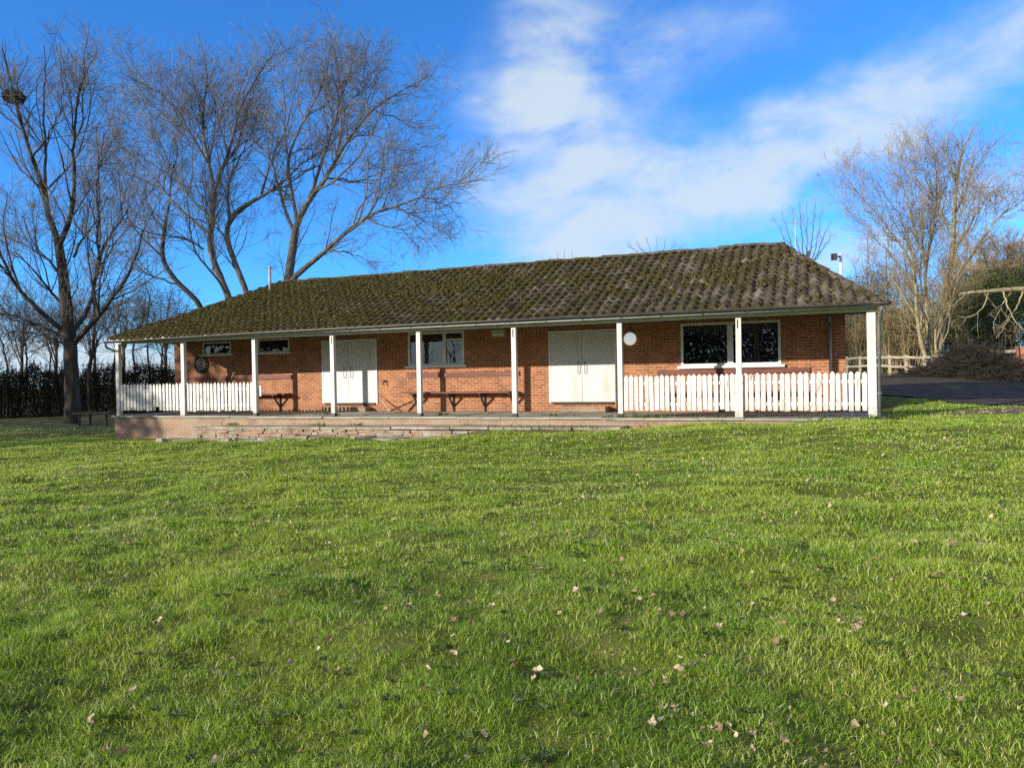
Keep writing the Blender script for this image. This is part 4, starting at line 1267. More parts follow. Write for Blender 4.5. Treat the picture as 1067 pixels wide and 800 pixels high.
thick = [(22, 'twiggy bare thicket tree between the photo edge and the big left trunk'), (58, 'twiggy bare thicket tree seen directly left of the big left trunk, behind the hedge'),
         (98, 'twiggy bare thicket tree right behind the big left trunk'), (128, 'twiggy bare thicket tree behind the left corner post of the veranda'), (172, 'twiggy bare thicket tree behind the left roof corner')]
for k, (x, lab) in enumerate(thick):
    d = 54 + 2 * (k % 3)
    TT = [([(x, 402), (x + 1, 375), (x, 350)], .12, .08, .7, 0)]
    for j in range(6):
        xx = x + (j - 2.5) * 11
        TT.append(([(x + 1, 385 - 5 * j), (x + (xx - x) * .6, 340), (xx, 290 + 6 * abs(j - 2.5) + 10 * (k % 2))], .06, .012, .15, (-1) ** j * .03))
    tree('bare_tree', lab, at(x, 415, d), [(pl(a, d, e), b, c, dd) for a, b, c, dd, e in TT], 120 + k, (M['bark_dark'], M['twig_dark']), l1=(2.6, (1.4, 3.2)), l2=(3.2, (.9, 1.9)), l3=(3.6, (.45, 1.0)), up=(.03, .02, .0))

# --- right hand trees
DR = 44
TR = [
    ([(975, 384), (978, 361), (982, 338), (986, 316), (990, 295), (992, 275), (994, 234), (996, 192), (1000, 168), (1003, 151), (1014, 134), (1027, 120)], .22, .010, .31, 0),
    ([(967, 384), (961, 361), (956, 340), (955, 320), (955, 295), (949, 271), (940, 258), (932, 246), (920, 232), (912, 221), (900, 208), (890, 196)], .165, .02, .3, -.008),
    ([(971, 384), (970, 357), (966, 335), (965, 316), (964, 295), (965, 275), (970, 255), (974, 234), (978, 192), (976, 172), (972, 155)], .155, .02, .3, .008),
    ([(996, 290), (1004, 278), (1011, 271), (1018, 255), (1024, 245), (1031, 238), (1046, 222), (1067, 208)], .10, .015, .15, -.008),
    ([(991, 240), (982, 225), (976, 210), (966, 190), (960, 168), (955, 150)], .09, .015, .1, .01),
    ([(955, 290), (944, 285), (930, 268), (918, 255), (906, 240), (896, 228)], .08, .012, .15, .01),
    ([(994, 225), (1004, 205), (1010, 185), (1022, 165), (1036, 150), (1048, 140)], .08, .012, .1, .012),
    ([(965, 270), (956, 250), (950, 230), (944, 205), (936, 185), (926, 170)], .08, .012, .1, -.01),
    ([(950, 268), (946, 245), (938, 225), (922, 205), (914, 190)], .06, .012, .1, .01),
    ([(996, 192), (988, 175), (986, 155), (990, 135), (996, 118)], .06, .012, .1, -.01),
    ([(964, 384), (963, 362), (958, 345), (961, 325), (960, 300), (958, 280), (962, 255), (958, 235)], .11, .015, .3, .01),
    ([(974, 384), (975, 365), (975, 340), (980, 318), (984, 298), (982, 275), (986, 250)], .10, .015, .3, -.01),
    ([(955, 300), (946, 310), (938, 305), (930, 298), (920, 300)], .05, .01, .2, .01),
    ([(978, 345), (986, 330), (990, 318), (1000, 300), (1010, 292)], .07, .012, .2, -.01),
    ([(993, 262), (1006, 245), (1016, 225), (1030, 205), (1045, 190), (1058, 178)], .07, .012, .1, -.015),
]
tree('bare_tree', 'bare sunlit tree with several pale yellowish stems behind the rail fence on the right', at(972, 386, DR), [(pl(a, DR, e), b, c, d) for a, b, c, d, e in TR], 31, (M['bark_lichen'], M['twig_tan']),
     l0=(.7, (3, 6.5)), l1=(2.4, (1.6, 4.0)), l2=(3.0, (.9, 2.1)), l3=(3.6, (.45, 1.1)), up=(.10, .06, .03), l1ang=(20, 48))
# small tree behind the right end of the ridge
DS = 52
TS = [([(840, 390), (840, 330), (840, 290), (842, 262)], .16, .11, .9, 0)]
for k, (x, y) in enumerate(((806, 226), (814, 220), (824, 214), (833, 210), (841, 209), (850, 211), (858, 216), (866, 230), (872, 246))):
    TS.append(([(840 + (x - 840) * .1, 285 - 3 * (k % 3)), (840 + (x - 840) * .55, 256 + abs(x - 840) * .1), (840 + (x - 840) * .85, (y + 250) / 2 - 3), (x, y)], .06, .012, .2, (-1) ** k * .03))
tree('bare_tree', 'small bare fan shaped tree rising behind the right end of the ridge', at(840, 384, DS), [(pl(a, DS, e), b, c, d) for a, b, c, d, e in TS], 32, (M['bark_pale'], M['twig']), l1=(1.3, (.8, 1.8)), l2=(2.0, (.4, 1.0)), l3=(2.0, (.3, .6)))
DT = 55
for k, (x, y, w_, lab) in enumerate(((684, 244, 34, 'twiggy treetop showing above the middle of the ridge'), (588, 259, 26, 'small twiggy treetop just clearing the ridge left of the roof centre'), (505, 271, 18, 'faint cluster of twigs barely clearing the ridge, nearest the leaning limb'))):
    TT = [([(x, 380), (x, 320), (x, y + 34)], .14, .09, .9, 0)]
    for j in range(7):
        xx = x + w_ * (j - 3) / 3 * .9
        TT.append(([(x, y + 40), (x + (xx - x) * .6, y + 20), (xx, y + abs(j - 3) * 3 + (3 if j % 2 else 0))], .045, .01, .2, (-1) ** j * .02))
    tree('bare_tree', lab, at(x, 392, DT), [(pl(a, DT, e), b, c, d) for a, b, c, d, e in TT], 60 + k, (M['bark_pale'], M['twig']), l1=(1.5, (.6, 1.4)), l2=(2.4, (.4, .9)), l3=(2.0, (.3, .5)))
# thin trees between the roof end and the big right tree
DU_ = 56
for k, (x, top, lab) in enumerate(((905, 235, 'thin pale tree rising right behind the roof corner, left of the lichen stems'), (925, 250, 'thin pale tree filling the gap between roof corner and lichen stems'))):
    TT = [([(x, 375), (x + 2, 330), (x - 2, 290), (x, top)], .12, .02, .2, 0), ([(x, 330), (x - 10, 300), (x - 16, 275)], .06, .01, .1, .02), ([(x, 335), (x + 12, 305), (x + 16, 280)], .06, .01, .1, -.02)]
    tree('bare_tree', lab, at(x, 388, DU_), [(pl(a, DU_, e), b, c, d) for a, b, c, d, e in TT], 66 + k, (M['bark_pale'], M['twig_tan']), l1=(3.2, (1.3, 3.2)), l2=(3.2, (.8, 1.7)), l3=(3.6, (.4, .9)))
# round brown tree at the far right
DV = 80
TV = [([(1050, 380), (1050, 340), (1048, 310)], .35, .25, .8, 0)]
for j in range(11):
    a_ = math.pi * (j + .5) / 11
    TV.append(([(1050, 330), (1050 - 26 * math.cos(a_), 320 - 34 * math.sin(a_)), (1050 - 56 * math.cos(a_), 316 - 72 * math.sin(a_))], .14, .02, .2, (-1) ** j * .05))
tree('bare_tree', 'distant round crowned brown tree at the right edge', at(1050, 388, DV), [(pl(a, DV, e), b, c, d) for a, b, c, d, e in TV], 33, (M['bark_dark'], M['twig_tan']), l1=(3.2, (2, 4.5)), l2=(4.0, (1.2, 2.6)), l3=(4.4, (.7, 1.4)), tw=2.4)
# half fallen tree at the right edge
DX = 38
TX = [
    ([(1110, 298), (1085, 300), (1067, 301), (1045, 302.5), (1025, 304), (1008, 305), (999, 307)], .17, .06, .9, 0),
    ([(1067, 301), (1062, 315), (1052, 330), (1040, 352)], .06, .012, .3, -.01), ([(1045, 303), (1050, 320), (1058, 335), (1072, 350)], .06, .012, .3, -.02),
    ([(1030, 304), (1026, 318), (1020, 326), (1000, 338), (992, 342)], .05, .010, .3, -.01), ([(1025, 304), (1034, 316), (1046, 326), (1062, 345)], .05, .010, .3, .01),
    ([(1055, 302), (1046, 315), (1038, 330), (1036, 345)], .05, .010, .3, .01), ([(1010, 305), (1000, 312), (990, 322), (984, 334)], .04, .010, .2, -.01),
    ([(1090, 300), (1088, 330), (1085, 372)], .12, .10, .9, 0.0)]
tree('fallen_tree', 'pale half fallen trunk lying level at the right edge, branches hanging down', at(1085, 390, DX), [(pl(a, DX, e), b, c, d) for a, b, c, d, e in TX], 34, (M['bark_lichen'], M['twig_tan']), l1=(1.6, (.8, 2.0)), l2=(2.0, (.4, 1.0)), l3=(1.5, (.3, .5)), up=(-.05, -.03, 0))


# --- leaf masses
def leaf_mass(name, label, cat, pts_fn, n, size, mat, seed, group=None, stems=None, parent=None):
    G = np.random.default_rng(seed)
    p = pts_fn(G, n); n = len(p)
    a = G.normal(size=(n, 3)); a /= np.linalg.norm(a, axis=1, keepdims=True)
    b = np.cross(a, G.normal(size=(n, 3))); b /= np.linalg.norm(b, axis=1, keepdims=True)
    s = size * (.6 + .8 * G.random((n, 1)))
    V = np.stack([p - a * s, p - b * s * .55, p + a * s, p + b * s * .55], 1)
    base = np.array([p[:, 0].mean(), p[:, 1].mean(), p[:, 2].min()])
    i = np.arange(n)[:, None] * 4
    if parent is None:
        root = thing(name, label, cat, base, group)
    else:
        root = parent; base = np.array(parent.location)
    o = obj_np('foliage', mat, root, V.reshape(-1, 3) - base, i + np.arange(4))
    tint_attr(o, np.repeat(np.clip(G.normal(.45, .22, n), 0, 1), 4))
    if stems is not None:
        P0, top, cnt = stems
        st = np.array([np.linspace((0, 0, 0), (1, 1, 1), 5)] * cnt)
        q0 = P0(G, cnt); q1 = q0 + G.normal(0, .35, (cnt, 3)) * np.array([1, 1, .2]) + np.array([0, 0, 1]) * (top * (.5 + .6 * G.random((cnt, 1))))
        tt = np.linspace(0, 1, 5)[None, :, None]
        C = q0[:, None] * (1 - tt) + q1[:, None] * tt + G.normal(0, .06, (cnt, 5, 3)) * tt
        R = np.full((cnt, 5), 1.0) * np.linspace(.03, .008, 5)
        C2, R2 = spawn(C, R, 4.0, (.4, 1.1), (20, 60), .04, 5, G, t0=.25)
        C3, R3 = spawn(C2, R2, 4.0, (.25, .6), (20, 60), .03, 4, G, t0=.1)
        V1, Q1 = tubes(C, R, 4); V2, Q2 = tubes(C2, R2, 3); V3, Q3 = tubes(C3, R3, 3)
        obj_np('stems', M['twig_tan'] if 'ivy' not in mat.name and 'hedge' not in mat.name else M['twig_dark'], root, np.concatenate([V1, V2, V3]) - base, np.concatenate([Q1, Q2 + len(V1), Q3 + len(V1) + len(V2)]))
    return root


def blob(c, r):
    """points in a lumpy ellipsoid (denser near its skin)"""
    c = np.array(c, float); r = np.array(r, float)

    def f(G, n):
        d = G.normal(size=(n, 3)); d /= np.linalg.norm(d, axis=1, keepdims=True)
        rad_ = G.random((n, 1)) ** .35
        lump = .72 + .5 * fbm(d[:, 0] * 3 + c[0], d[:, 1] * 3 + d[:, 2] * 3.7, 3)[:, None]
        p = c + d * r * rad_ * lump
        return p[p[:, 2] > ground(p[:, 0], p[:, 1])]
    return f


# dark hedge along the left boundary
hx0 = at(-60, 420, 42); hx1 = at(235, 410, 50)


def hedge_pts(G, n):
    t_ = G.random(n); p = hx0[None] + (hx1 - hx0)[None] * t_[:, None]
    nrm = np.array([-(hx1 - hx0)[1], (hx1 - hx0)[0]]); nrm /= np.linalg.norm(nrm)
    p = p.copy(); w_ = (G.random(n) - .5) * 2.2
    p[:, 0] += nrm[0] * w_; p[:, 1] += nrm[1] * w_
    gzz = ground(p[:, 0], p[:, 1]); top = 1.85 + 1.5 * fbm(t_ * 34, np.full(n, 3.3), 4) + .5 * G.random(n) ** 4
    p[:, 2] = gzz + top * G.random(n) ** .8
    return p


leaf_mass('hedge', 'long dark unclipped hedge along the left boundary behind the trunks', 'hedge', hedge_pts, 60000, .056, M['hedge'], 71,
          stems=(lambda G, c: (lambda p: np.stack([p[:, 0], p[:, 1], ground(p[:, 0], p[:, 1])], -1))(hedge_pts(G, c)), 3.3, 380))

# low dark table under the left tree
tb = at(100, 432, 33)
t = thing('garden_table', 'low dark table in the shade between the left trunk and the veranda', 'table', (tb[0], tb[1], gz(tb[0], tb[1])))
z0 = gz(tb[0], tb[1]); th_ = .3
mb = MB()
for k in range(4): mb.bar((tb[0] - .95, tb[1] - .3 + k * .18, z0 + .55), (tb[0] + 1.0, tb[1] - .1 + k * .18, z0 + .55), .16, .09)
child(mb, 'tabletop', M['wood_dark'], t)
for sx, sy in ((-.7, -.25), (.75, -.1), (-.7, .28), (.75, .4)):
    mb = MB(); mb.box(tb[0] + sx - .035, tb[0] + sx + .035, tb[1] + sy - .035, tb[1] + sy + .035, z0, z0 + .53); child(mb, 'leg', M['wood_dark'], t)

# hedgerow behind the rail fence on the right: separate bushes
bushes = [
    ('tan twiggy bush behind the fence seen between brick corner and corner post', 893, 350, 54, (2.2, 2.2, 2.3), 'scrub', 5200, .06, 150),
    ('tan twiggy bush behind the fence just right of the corner post', 926, 345, 53, (2.4, 2.2, 2.5), 'scrub', 6000, .06, 160),
    ('olive bush at the foot of the lichen stems, left of them', 945, 348, 50, (2.0, 2.0, 2.0), 'scrub', 4800, .06, 130),
    ('green ivy covered bush right of the lichen stems behind the fence', 1012, 336, 50, (2.8, 2.2, 2.4), 'ivy', 7000, .075, 60),
    ('dark green bush below the level fallen trunk', 1052, 335, 47, (2.4, 2.2, 2.2), 'ivy', 6000, .075, 70),
    ('dark tall evergreen bush behind the end of the fallen trunk', 1022, 310, 62, (2.8, 2.4, 2.3), 'ivy', 8000, .09, 40),
    ('dark evergreen bush behind the fallen trunk at the right edge', 1062, 305, 64, (2.8, 2.4, 2.4), 'ivy', 8000, .09, 40),
    ('low brown bush behind the roof corner, beyond the downpipe', 915, 318, 64, (3.6, 2.6, 3.4), 'scrub', 9000, .075, 130),
    ('brown bush between the lichen stems and the ivy', 985, 330, 60, (3.4, 2.6, 3.2), 'scrub', 8000, .075, 120),
    ('pale scrub bush behind the roof just left of the corner', 880, 330, 66, (3.4, 2.6, 3.0), 'scrub', 6000, .075, 100),
]
for k, (lab, x, y, d, r_, m_, n_, s_, st) in enumerate(bushes):
    c = at(x, y, d)
    gb = gz(c[0], c[1])

    def basef(G, cnt, c=c, r_=r_):
        a_ = G.random(cnt) * 6.28; q_ = np.sqrt(G.random(cnt)) * .8
        xx, yy = c[0] + np.cos(a_) * q_ * r_[0], c[1] + np.sin(a_) * q_ * r_[1]
        return np.stack([xx, yy, ground(xx, yy)], -1)
    cz = max(c[2], gb + r_[2] * .6)
    leaf_mass('bush', lab, 'bush', blob((c[0], c[1], cz), (r_[0], r_[1], r_[2])), n_, s_, M[m_], 80 + k, 'bushes in the hedgerow behind the rail fence', stems=(basef, (cz - gb) + r_[2] * .75, st))
# long grass bank below the hedgerow
n = 9000
tt_ = rng.random(n); xx = 885 + 230 * tt_; dd = 52 - 16 * tt_ + 1 + rng.random(n) * 9
PP = CAM + dd[:, None] * (FW + RT * ((xx - 533.5) / F)[:, None])
V, q, tq, tn = make_blades(PP[:, 0], PP[:, 1], .2 + .45 * rng.random(n), .05 + .03 * rng.random(n), .3 + .7 * rng.random(n), .6 + .4 * rng.random(n))
o = obj_np('rough_grass', M['scrub'], None, V, q, tq); tint_attr(o, tn)
tag(o, 'rough dry grass along the bank behind the rail fence', 'grass', kind='stuff')

# rail fence on the right
t0_ = at(870, 391, 53.5); t1_ = at(1067, 390, 34); t2_ = at(1130, 389, 30)
fx = thing('rail_fence', 'weathered two rail wooden fence across the far side of the road', 'fence', t1_)
fp = []
for k in range(13):
    s_ = k / 12; p = t0_ + (t2_ - t0_) * s_; fp.append((p[0], p[1], gz(p[0], p[1])))
for p in fp:
    mb = MB(); mb.box(p[0] - .07, p[0] + .07, p[1] - .06, p[1] + .06, p[2] - .05, p[2] + 1.22); child(mb, 'post', M['wood_grey'], fx)
for hgt in (.55, 1.08):
    for a, b in zip(fp[:-1], fp[1:]):
        mb = MB(); mb.bar((a[0] - .03, a[1] - .10, a[2] + hgt + random.gauss(0, .02)), (b[0] - .03, b[1] - .10, b[2] + hgt + random.gauss(0, .02)), .04, .13); child(mb, 'rail', M['wood_grey'], fx)
# brick pillar at the right edge
p = at(1064.5, 390, 33.2); z0 = gz(p[0], p[1])
t = thing('brick_pillar', 'orange brick gate pillar at the right edge of the rail fence', 'pillar', (p[0], p[1], z0))
mb = MB(); mb.box(p[0] - .17, p[0] + .17, p[1] - .17, p[1] + .17, z0 - .1, z0 + 1.15); child(mb, 'shaft', M['brick'], t)
mb = MB(); mb.box(p[0] - .21, p[0] + .21, p[1] - .21, p[1] + .21, z0 + 1.152, z0 + 1.22); child(mb, 'cap', M['terracotta'], t)

# heap of cut brushwood in front of the fence
hc = at(1012, 384, 33.5); hz0 = gz(hc[0], hc[1])
t = thing('brush_heap', 'long dark heap of cut brushwood piled against the rail fence', 'heap', (hc[0], hc[1], hz0))
G = np.random.default_rng(8); n = 1500
sx = G.normal(0, 1, n) * 2.1; sy = G.normal(0, .55, n)
ax = (t1_ - t0_)[:2]; ax = ax / np.linalg.norm(ax); bx = np.array([-ax[1], ax[0]])
hh = 1.25 * np.exp(-(sx / 2.3) ** 2) * np.exp(-(sy / .9) ** 2)
cen = np.stack([hc[0] + ax[0] * sx + bx[0] * sy, hc[1] + ax[1] * sx + bx[1] * sy, np.zeros(n)], -1)
cen[:, 2] = ground(cen[:, 0], cen[:, 1]) + hh * G.random(n) ** .6 + .05
dr_ = G.normal(size=(n, 3)) * np.array([1, 1, .35]) + np.array([ax[0], ax[1], .1]) * .6; dr_ /= np.linalg.norm(dr_, axis=1, keepdims=True)
L_ = (.3 + .9 * G.random((n, 1)))
s_ = np.linspace(-1, 1, 5)
PP = cen[:, None] + dr_[:, None] * (L_[:, None] * s_[None, :, None]) + G.normal(0, .05, (n, 5, 3))
RR = np.linspace(.02, .006, 5)[None] * (.5 + G.random((n, 1)))
C2, R2 = spawn(PP, RR, 3.0, (.3, .8), (20, 60), .02, 4, G)
V1, Q1 = tubes(PP, RR, 4); V2, Q2 = tubes(C2, R2, 3)
obj_np('branches', M['nest'], t, np.concatenate([V1, V2]) - np.array([hc[0], hc[1], hz0]), np.concatenate([Q1, Q2 + len(V1)]))  # dark sticks, blackened further in place of shade on the heap
heapc = cen.copy()


def heap_leaves(G, n):
    i = G.integers(0, len(heapc), n); p = heapc[i] + G.normal(0, .12, (n, 3)); p[:, 2] = np.minimum(p[:, 2], heapc[i][:, 2])
    return p


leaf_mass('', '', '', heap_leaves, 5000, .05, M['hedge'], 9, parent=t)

# floodlight mast and aerial behind the roof
p = at(876.5, 300, 46); gz_ = gz(p[0], p[1]); top = at(876.5, 264, 46)[2]
t = thing('floodlight_mast', 'white mast with a dark lamp head behind the right roof slope', 'floodlight', (p[0], p[1], gz_))
mb = MB(); mb.tube([(p[0], p[1], gz_), (p[0], p[1], top)], [.10, .08], 8); child(mb, 'mast', M['frame'], t, True)
mb = MB(); mb.hexa([(p[0] - .36 + dx, p[1] - .30 + dy, top - .42 + z) for z in (0, .38) for dx, dy in ((-.2, -.12), (.16, -.12), (.16, .14), (-.2, .14))]); mb.tube([(p[0], p[1], top - .2), (p[0] - .3, p[1] - .26, top - .22)], .04, 6); child(mb, 'lamp_head', M['black'], t)
p = at(829, 262, 44); top = at(829, 229, 44)[2]; gz_ = gz(p[0], p[1])
t = thing('aerial_mast', 'thin pale aerial mast with a crossbar behind the right ridge end', 'aerial', (p[0], p[1], gz_))
mb = MB(); mb.tube([(p[0], p[1], gz_), (p[0], p[1], top)], .028, 6); child(mb, 'mast', M['grey_metal'], t)
mb = MB(); q_ = RT * .55
mb.tube([(p[0] - q_[0], p[1] - q_[1], top - .18), (p[0] + q_[0] * 2.2, p[1] + q_[1] * 2.2, top - .18)], .02, 5); child(mb, 'crossbar', M['grey_metal'], t)

# --- trees outside the frame: shade on the left end, and what the windows mirror
SD = np.array([-.600, -.800])                                     # towards the sun, on plan
PR_ = np.array([.800, -.600])


def belt_pts(G, n):
    c = -28 + 29.6 * G.random(n)
    tdist = 26 + 6 * (G.random(n) - .5)
    ht = 9.6 + 2.6 * fbm(c * .35, np.full(n, 1.7), 3) - np.clip((c + 1.5) * .8, 0, 9)
    xx = SD[0] * tdist + PR_[0] * c; yy = SD[1] * tdist + PR_[1] * c
    z = ground(xx, yy) + ht * G.random(n) ** .7
    return np.stack([xx, yy, z], -1)


G = np.random.default_rng(90); p = belt_pts(G, 15000); n = len(p)
a = G.normal(size=(n, 3)); a /= np.linalg.norm(a, axis=1, keepdims=True); b = np.cross(a, G.normal(size=(n, 3))); b /= np.linalg.norm(b, axis=1, keepdims=True)
s = .2 * (.6 + .8 * G.random((n, 1)))
o = obj_np('treeline', M['evergreen'], None, np.stack([p - a * s, p - b * s * .6, p + a * s, p + b * s * .6], 1).reshape(-1, 3), np.arange(n)[:, None] * 4 + np.arange(4))
tint_attr(o, np.repeat(G.random(n), 4)); tag(o, 'belt of evergreen trees left of the lawn, out of the photo', 'trees', kind='stuff')
Vs, Qs, off_ = [], [], 0
G = np.random.default_rng(91)
for k in range(30):
    xx = -75 + 5.2 * k + G.normal() * 1.5; yy = -72 + G.normal() * 4; z = gz(xx, yy); H_ = 6 + 5.5 * G.random()
    P = np.array([[(xx, yy, z), (xx + .2, yy, z + H_ * .35), (xx, yy, z + H_ * .7), (xx, yy, z + H_)]]); R = np.array([[.25, .18, .1, .03]])
    C1, R1_ = spawn(P, R, 2.2, (1.5, 4), (30, 65), .08, 5, G, t0=.2, rmin=.03); C2, R2 = spawn(C1, R1_, 2.2, (.8, 2), (25, 60), .05, 4, G, rmin=.022)
    for A, AR in ((P, R), (C1, R1_), (C2, R2)):
        V_, Q_ = tubes(A, AR, 3); Vs.append(V_); Qs.append(Q_ + off_); off_ += len(V_)
n = 42000; G = np.random.default_rng(92)
xx = -24 + 90 * G.random(n); yy = -78 + 4 * G.normal(size=n); ht = (5.5 + 7 * fbm(xx * .16, xx * 0 + 2.2, 3)) * np.clip((xx + 26) / 6, .2, 1)
pw_ = np.stack([xx, yy, ground(xx, yy) + ht * G.random(n) ** .8], -1)
a = G.normal(size=(n, 3)); a /= np.linalg.norm(a, axis=1, keepdims=True); b = np.cross(a, G.normal(size=(n, 3))); b /= np.linalg.norm(b, axis=1, keepdims=True)
lf = np.stack([pw_ - a * .26, pw_ - b * .17, pw_ + a * .26, pw_ + b * .17], 1).reshape(-1, 3)
Vs.append(lf); Qs.append(np.arange(n)[:, None] * 4 + np.arange(4) + off_)
o = obj_np('far_wood', M['twig_dark'], None, np.concatenate(Vs), np.concatenate(Qs)); tag(o, 'bare wood across the field behind the viewer', 'wood', kind='stuff')

# ================================================================== light, sky, camera
SUN_EL = rad(15.3)
to_sun = np.array([-.600 * math.cos(SUN_EL), -.800 * math.cos(SUN_EL), math.sin(SUN_EL)])
sd = bpy.data.lights.new('sun', 'SUN'); sd.energy = 3.2; sd.angle = rad(.53); sd.color = (1.0, .92, .79)
so = bpy.data.objects.new('sun', sd); COL.objects.link(so)
so.rotation_euler = Vector(-to_sun).to_track_quat('-Z', 'Y').to_euler(); so.location = (-20, -40, 30)

wd_ = bpy.data.worlds.new('World'); sc.world = wd_; wd_.use_nodes = True
nt = wd_.node_tree; N = nt.nodes; L = nt.links
bg = N['Background']; bg.inputs['Strength'].default_value = .15
sky = N.new('ShaderNodeTexSky'); sky.sky_type = 'NISHITA'; sky.sun_disc = False
sky.sun_elevation = SUN_EL; sky.sun_rotation = math.atan2(to_sun[0], to_sun[1])
sky.altitude = 1500; sky.air_density = 1.0; sky.dust_density = .1; sky.ozone_density = 5.0
tc = N.new('ShaderNodeTexCoord'); vec = tc.outputs['Generated']
sp = N.new('ShaderNodeSeparateXYZ'); L.new(vec, sp.inputs[0])


def mth(op, a, b=None, c=None):
    m = N.new('ShaderNodeMath'); m.operation = op
    for i, s in enumerate((a, b, c)):
        if s is None: continue
        if hasattr(s, 'links'): L.new(s, m.inputs[i])
        else: m.inputs[i].default_value = s
    return m.outputs[0]


az = mth('ARCTAN2', sp.outputs[0], sp.outputs[1]); el = mth('ARCSINE', sp.outputs[2])


def azel(x, y):
    d = ray(x, y); return math.atan2(d[0], d[1]), math.asin(d[2])


clouds = [(572, 105, 72, 105, 14, .95), (650, 70, 90, 50, -22, .62), (600, 185, 95, 70, 0, .85), (770, 180, 215, 38, -17, 1.0), (650, 232, 105, 36, -8, .95), (985, 105, 150, 34, -20, .72), (690, 45, 180, 55, -5, .38), (930, 62, 180, 30, -8, .22),
          (1060, 190, 90, 26, -8, .55), (880, 265, 70, 22, 0, .8), (830, 225, 80, 18, -10, .40), (110, 372, 330, 44, 0, .95), (690, 205, 120, 45, -15, .9), (300, 352, 160, 18, 4, .35)]
tot = None
warp = noise(N, L, vec, 3.2, 5, .6)
wsep = N.new('ShaderNodeSeparateColor'); L.new(warp.outputs['Color'], wsep.inputs[0])
azw = mth('MULTIPLY_ADD', mth('SUBTRACT', wsep.outputs[0], .5), .30, az); elw = mth('MULTIPLY_ADD', mth('SUBTRACT', wsep.outputs[1], .5), .20, el)
for (x, y, rx, ry, ang, dens) in clouds:
    a0, e0 = azel(x, y); k_ = 1 / 790.
    sa, ca = math.sin(rad(-ang)), math.cos(rad(-ang))
    da = mth('MULTIPLY', mth('SUBTRACT', azw, a0), math.cos(e0)); de = mth('SUBTRACT', elw, e0)
    p_ = mth('MULTIPLY_ADD', da, ca, mth('MULTIPLY', de, sa)); q_ = mth('MULTIPLY_ADD', de, ca, mth('MULTIPLY', da, -sa))
    d2 = mth('ADD', mth('POWER', mth('ABSOLUTE', mth('MULTIPLY', p_, 1 / (rx * k_ * 1.10))), 2.0), mth('POWER', mth('ABSOLUTE', mth('MULTIPLY', q_, 1 / (ry * k_ * 1.10))), 2.0))
    e_ = mth('MULTIPLY', mth('POWER', 2.718, mth('MULTIPLY', d2, -1.0)), dens)
    tot = e_ if tot is None else mth('MAXIMUM', tot, e_)
cv3 = N.new('ShaderNodeCombineXYZ'); L.new(az, cv3.inputs[0]); L.new(mth('MULTIPLY', el, 1.7), cv3.inputs[1])
mp = N.new('ShaderNodeMapping'); mp.inputs['Rotation'].default_value = (0, 0, rad(-14)); mp.inputs['Scale'].default_value = (1, 1.35, 1); L.new(cv3.outputs[0], mp.inputs['Vector'])
n1 = noise(N, L, mp.outputs[0], 6.0, 12, .58, .25)
cl = mth('MULTIPLY', tot, mth('MULTIPLY_ADD', n1.outputs['Fac'], 3.0, -.36))
# noise for the unseen fill cloud added behind the viewer
n2 = noise(N, L, vec, 2.0, 6, .6)
mrr = N.new('ShaderNodeMapRange'); mrr.interpolation_type = 'SMOOTHSTEP'; L.new(cl, mrr.inputs[0]); mrr.inputs[1].default_value = .10; mrr.inputs[2].default_value = 1.15
mrr.inputs[3].default_value = 0; mrr.inputs[4].default_value = .90
ccol = N.new('ShaderNodeRGB'); ccol.outputs[0].default_value = (2.15, 2.52, 2.85, 1)
hue = mixc(N, L, 1.0, sky.outputs[0], (.31, .67, .92), 'MULTIPLY')
fin = mixc(N, L, mrr.outputs[0], hue, ccol.outputs[0])
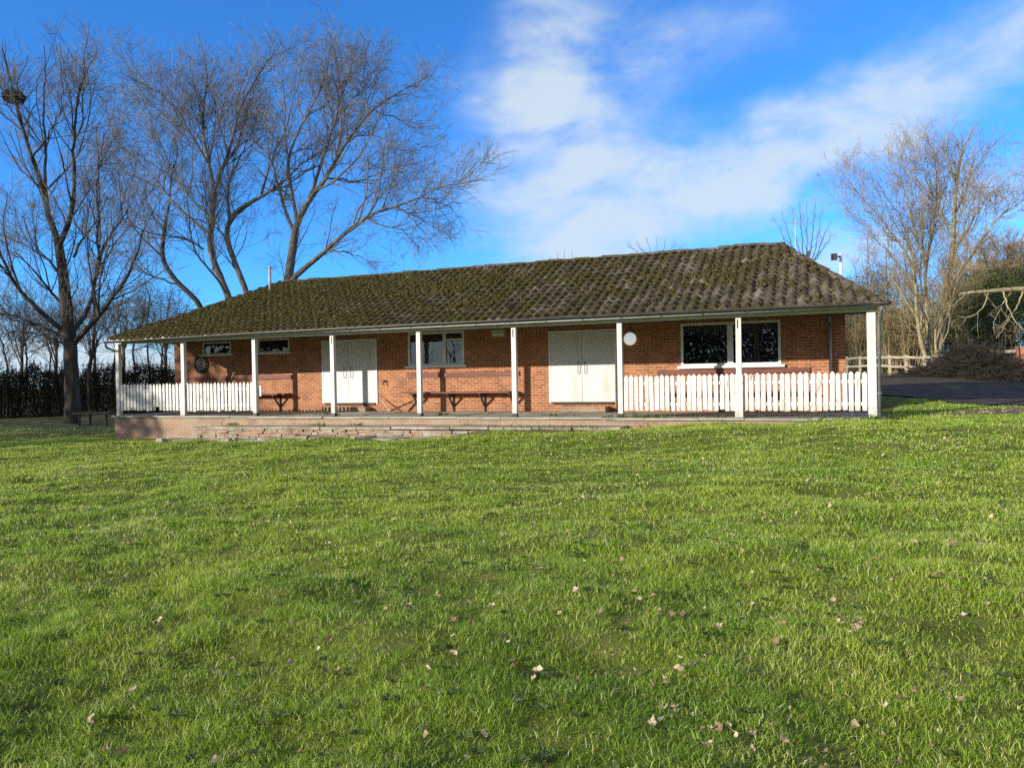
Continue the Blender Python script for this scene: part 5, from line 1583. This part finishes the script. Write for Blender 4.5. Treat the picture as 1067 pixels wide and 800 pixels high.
# unseen broken cloud added behind the viewer as neutral fill light for the facade
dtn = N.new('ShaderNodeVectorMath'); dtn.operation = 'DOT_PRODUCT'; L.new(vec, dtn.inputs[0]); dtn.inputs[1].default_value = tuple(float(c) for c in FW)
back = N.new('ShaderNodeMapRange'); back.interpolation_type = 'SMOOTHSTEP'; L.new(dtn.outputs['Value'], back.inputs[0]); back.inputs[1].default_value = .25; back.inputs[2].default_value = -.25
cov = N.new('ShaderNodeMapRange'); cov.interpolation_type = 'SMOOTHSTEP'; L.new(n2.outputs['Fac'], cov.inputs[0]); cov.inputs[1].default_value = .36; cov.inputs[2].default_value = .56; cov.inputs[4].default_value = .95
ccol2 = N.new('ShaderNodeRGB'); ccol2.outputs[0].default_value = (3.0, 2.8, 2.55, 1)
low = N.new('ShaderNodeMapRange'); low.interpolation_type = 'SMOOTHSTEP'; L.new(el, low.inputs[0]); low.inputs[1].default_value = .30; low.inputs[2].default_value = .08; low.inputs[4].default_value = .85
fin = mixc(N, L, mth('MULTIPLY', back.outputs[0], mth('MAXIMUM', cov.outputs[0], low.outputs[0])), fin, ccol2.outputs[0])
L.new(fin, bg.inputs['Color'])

cam = bpy.data.cameras.new('camera'); cam.sensor_fit = 'HORIZONTAL'; cam.sensor_width = 36; cam.lens = 36 * F / 1067; cam.clip_start = .05; cam.clip_end = 3000
co = bpy.data.objects.new('camera', cam); COL.objects.link(co); sc.camera = co
co.matrix_world = Matrix(((RT[0], UP[0], -FW[0], CAM[0]), (RT[1], UP[1], -FW[1], CAM[1]), (RT[2], UP[2], -FW[2], CAM[2]), (0, 0, 0, 1)))

vs_ = sc.view_settings; sc.display_settings.display_device = 'sRGB'
vs_.view_transform = 'Standard'; vs_.look = 'None'; vs_.exposure = 1.07; vs_.gamma = 1.0; vs_.use_curve_mapping = False
sc.cycles.use_denoising = False; sc.cycles.use_adaptive_sampling = False
sc.cycles.max_bounces = 6; sc.cycles.diffuse_bounces = 3; sc.cycles.glossy_bounces = 3; sc.cycles.transmission_bounces = 4; sc.cycles.transparent_max_bounces = 8
sc.cycles.sample_clamp_indirect = 6
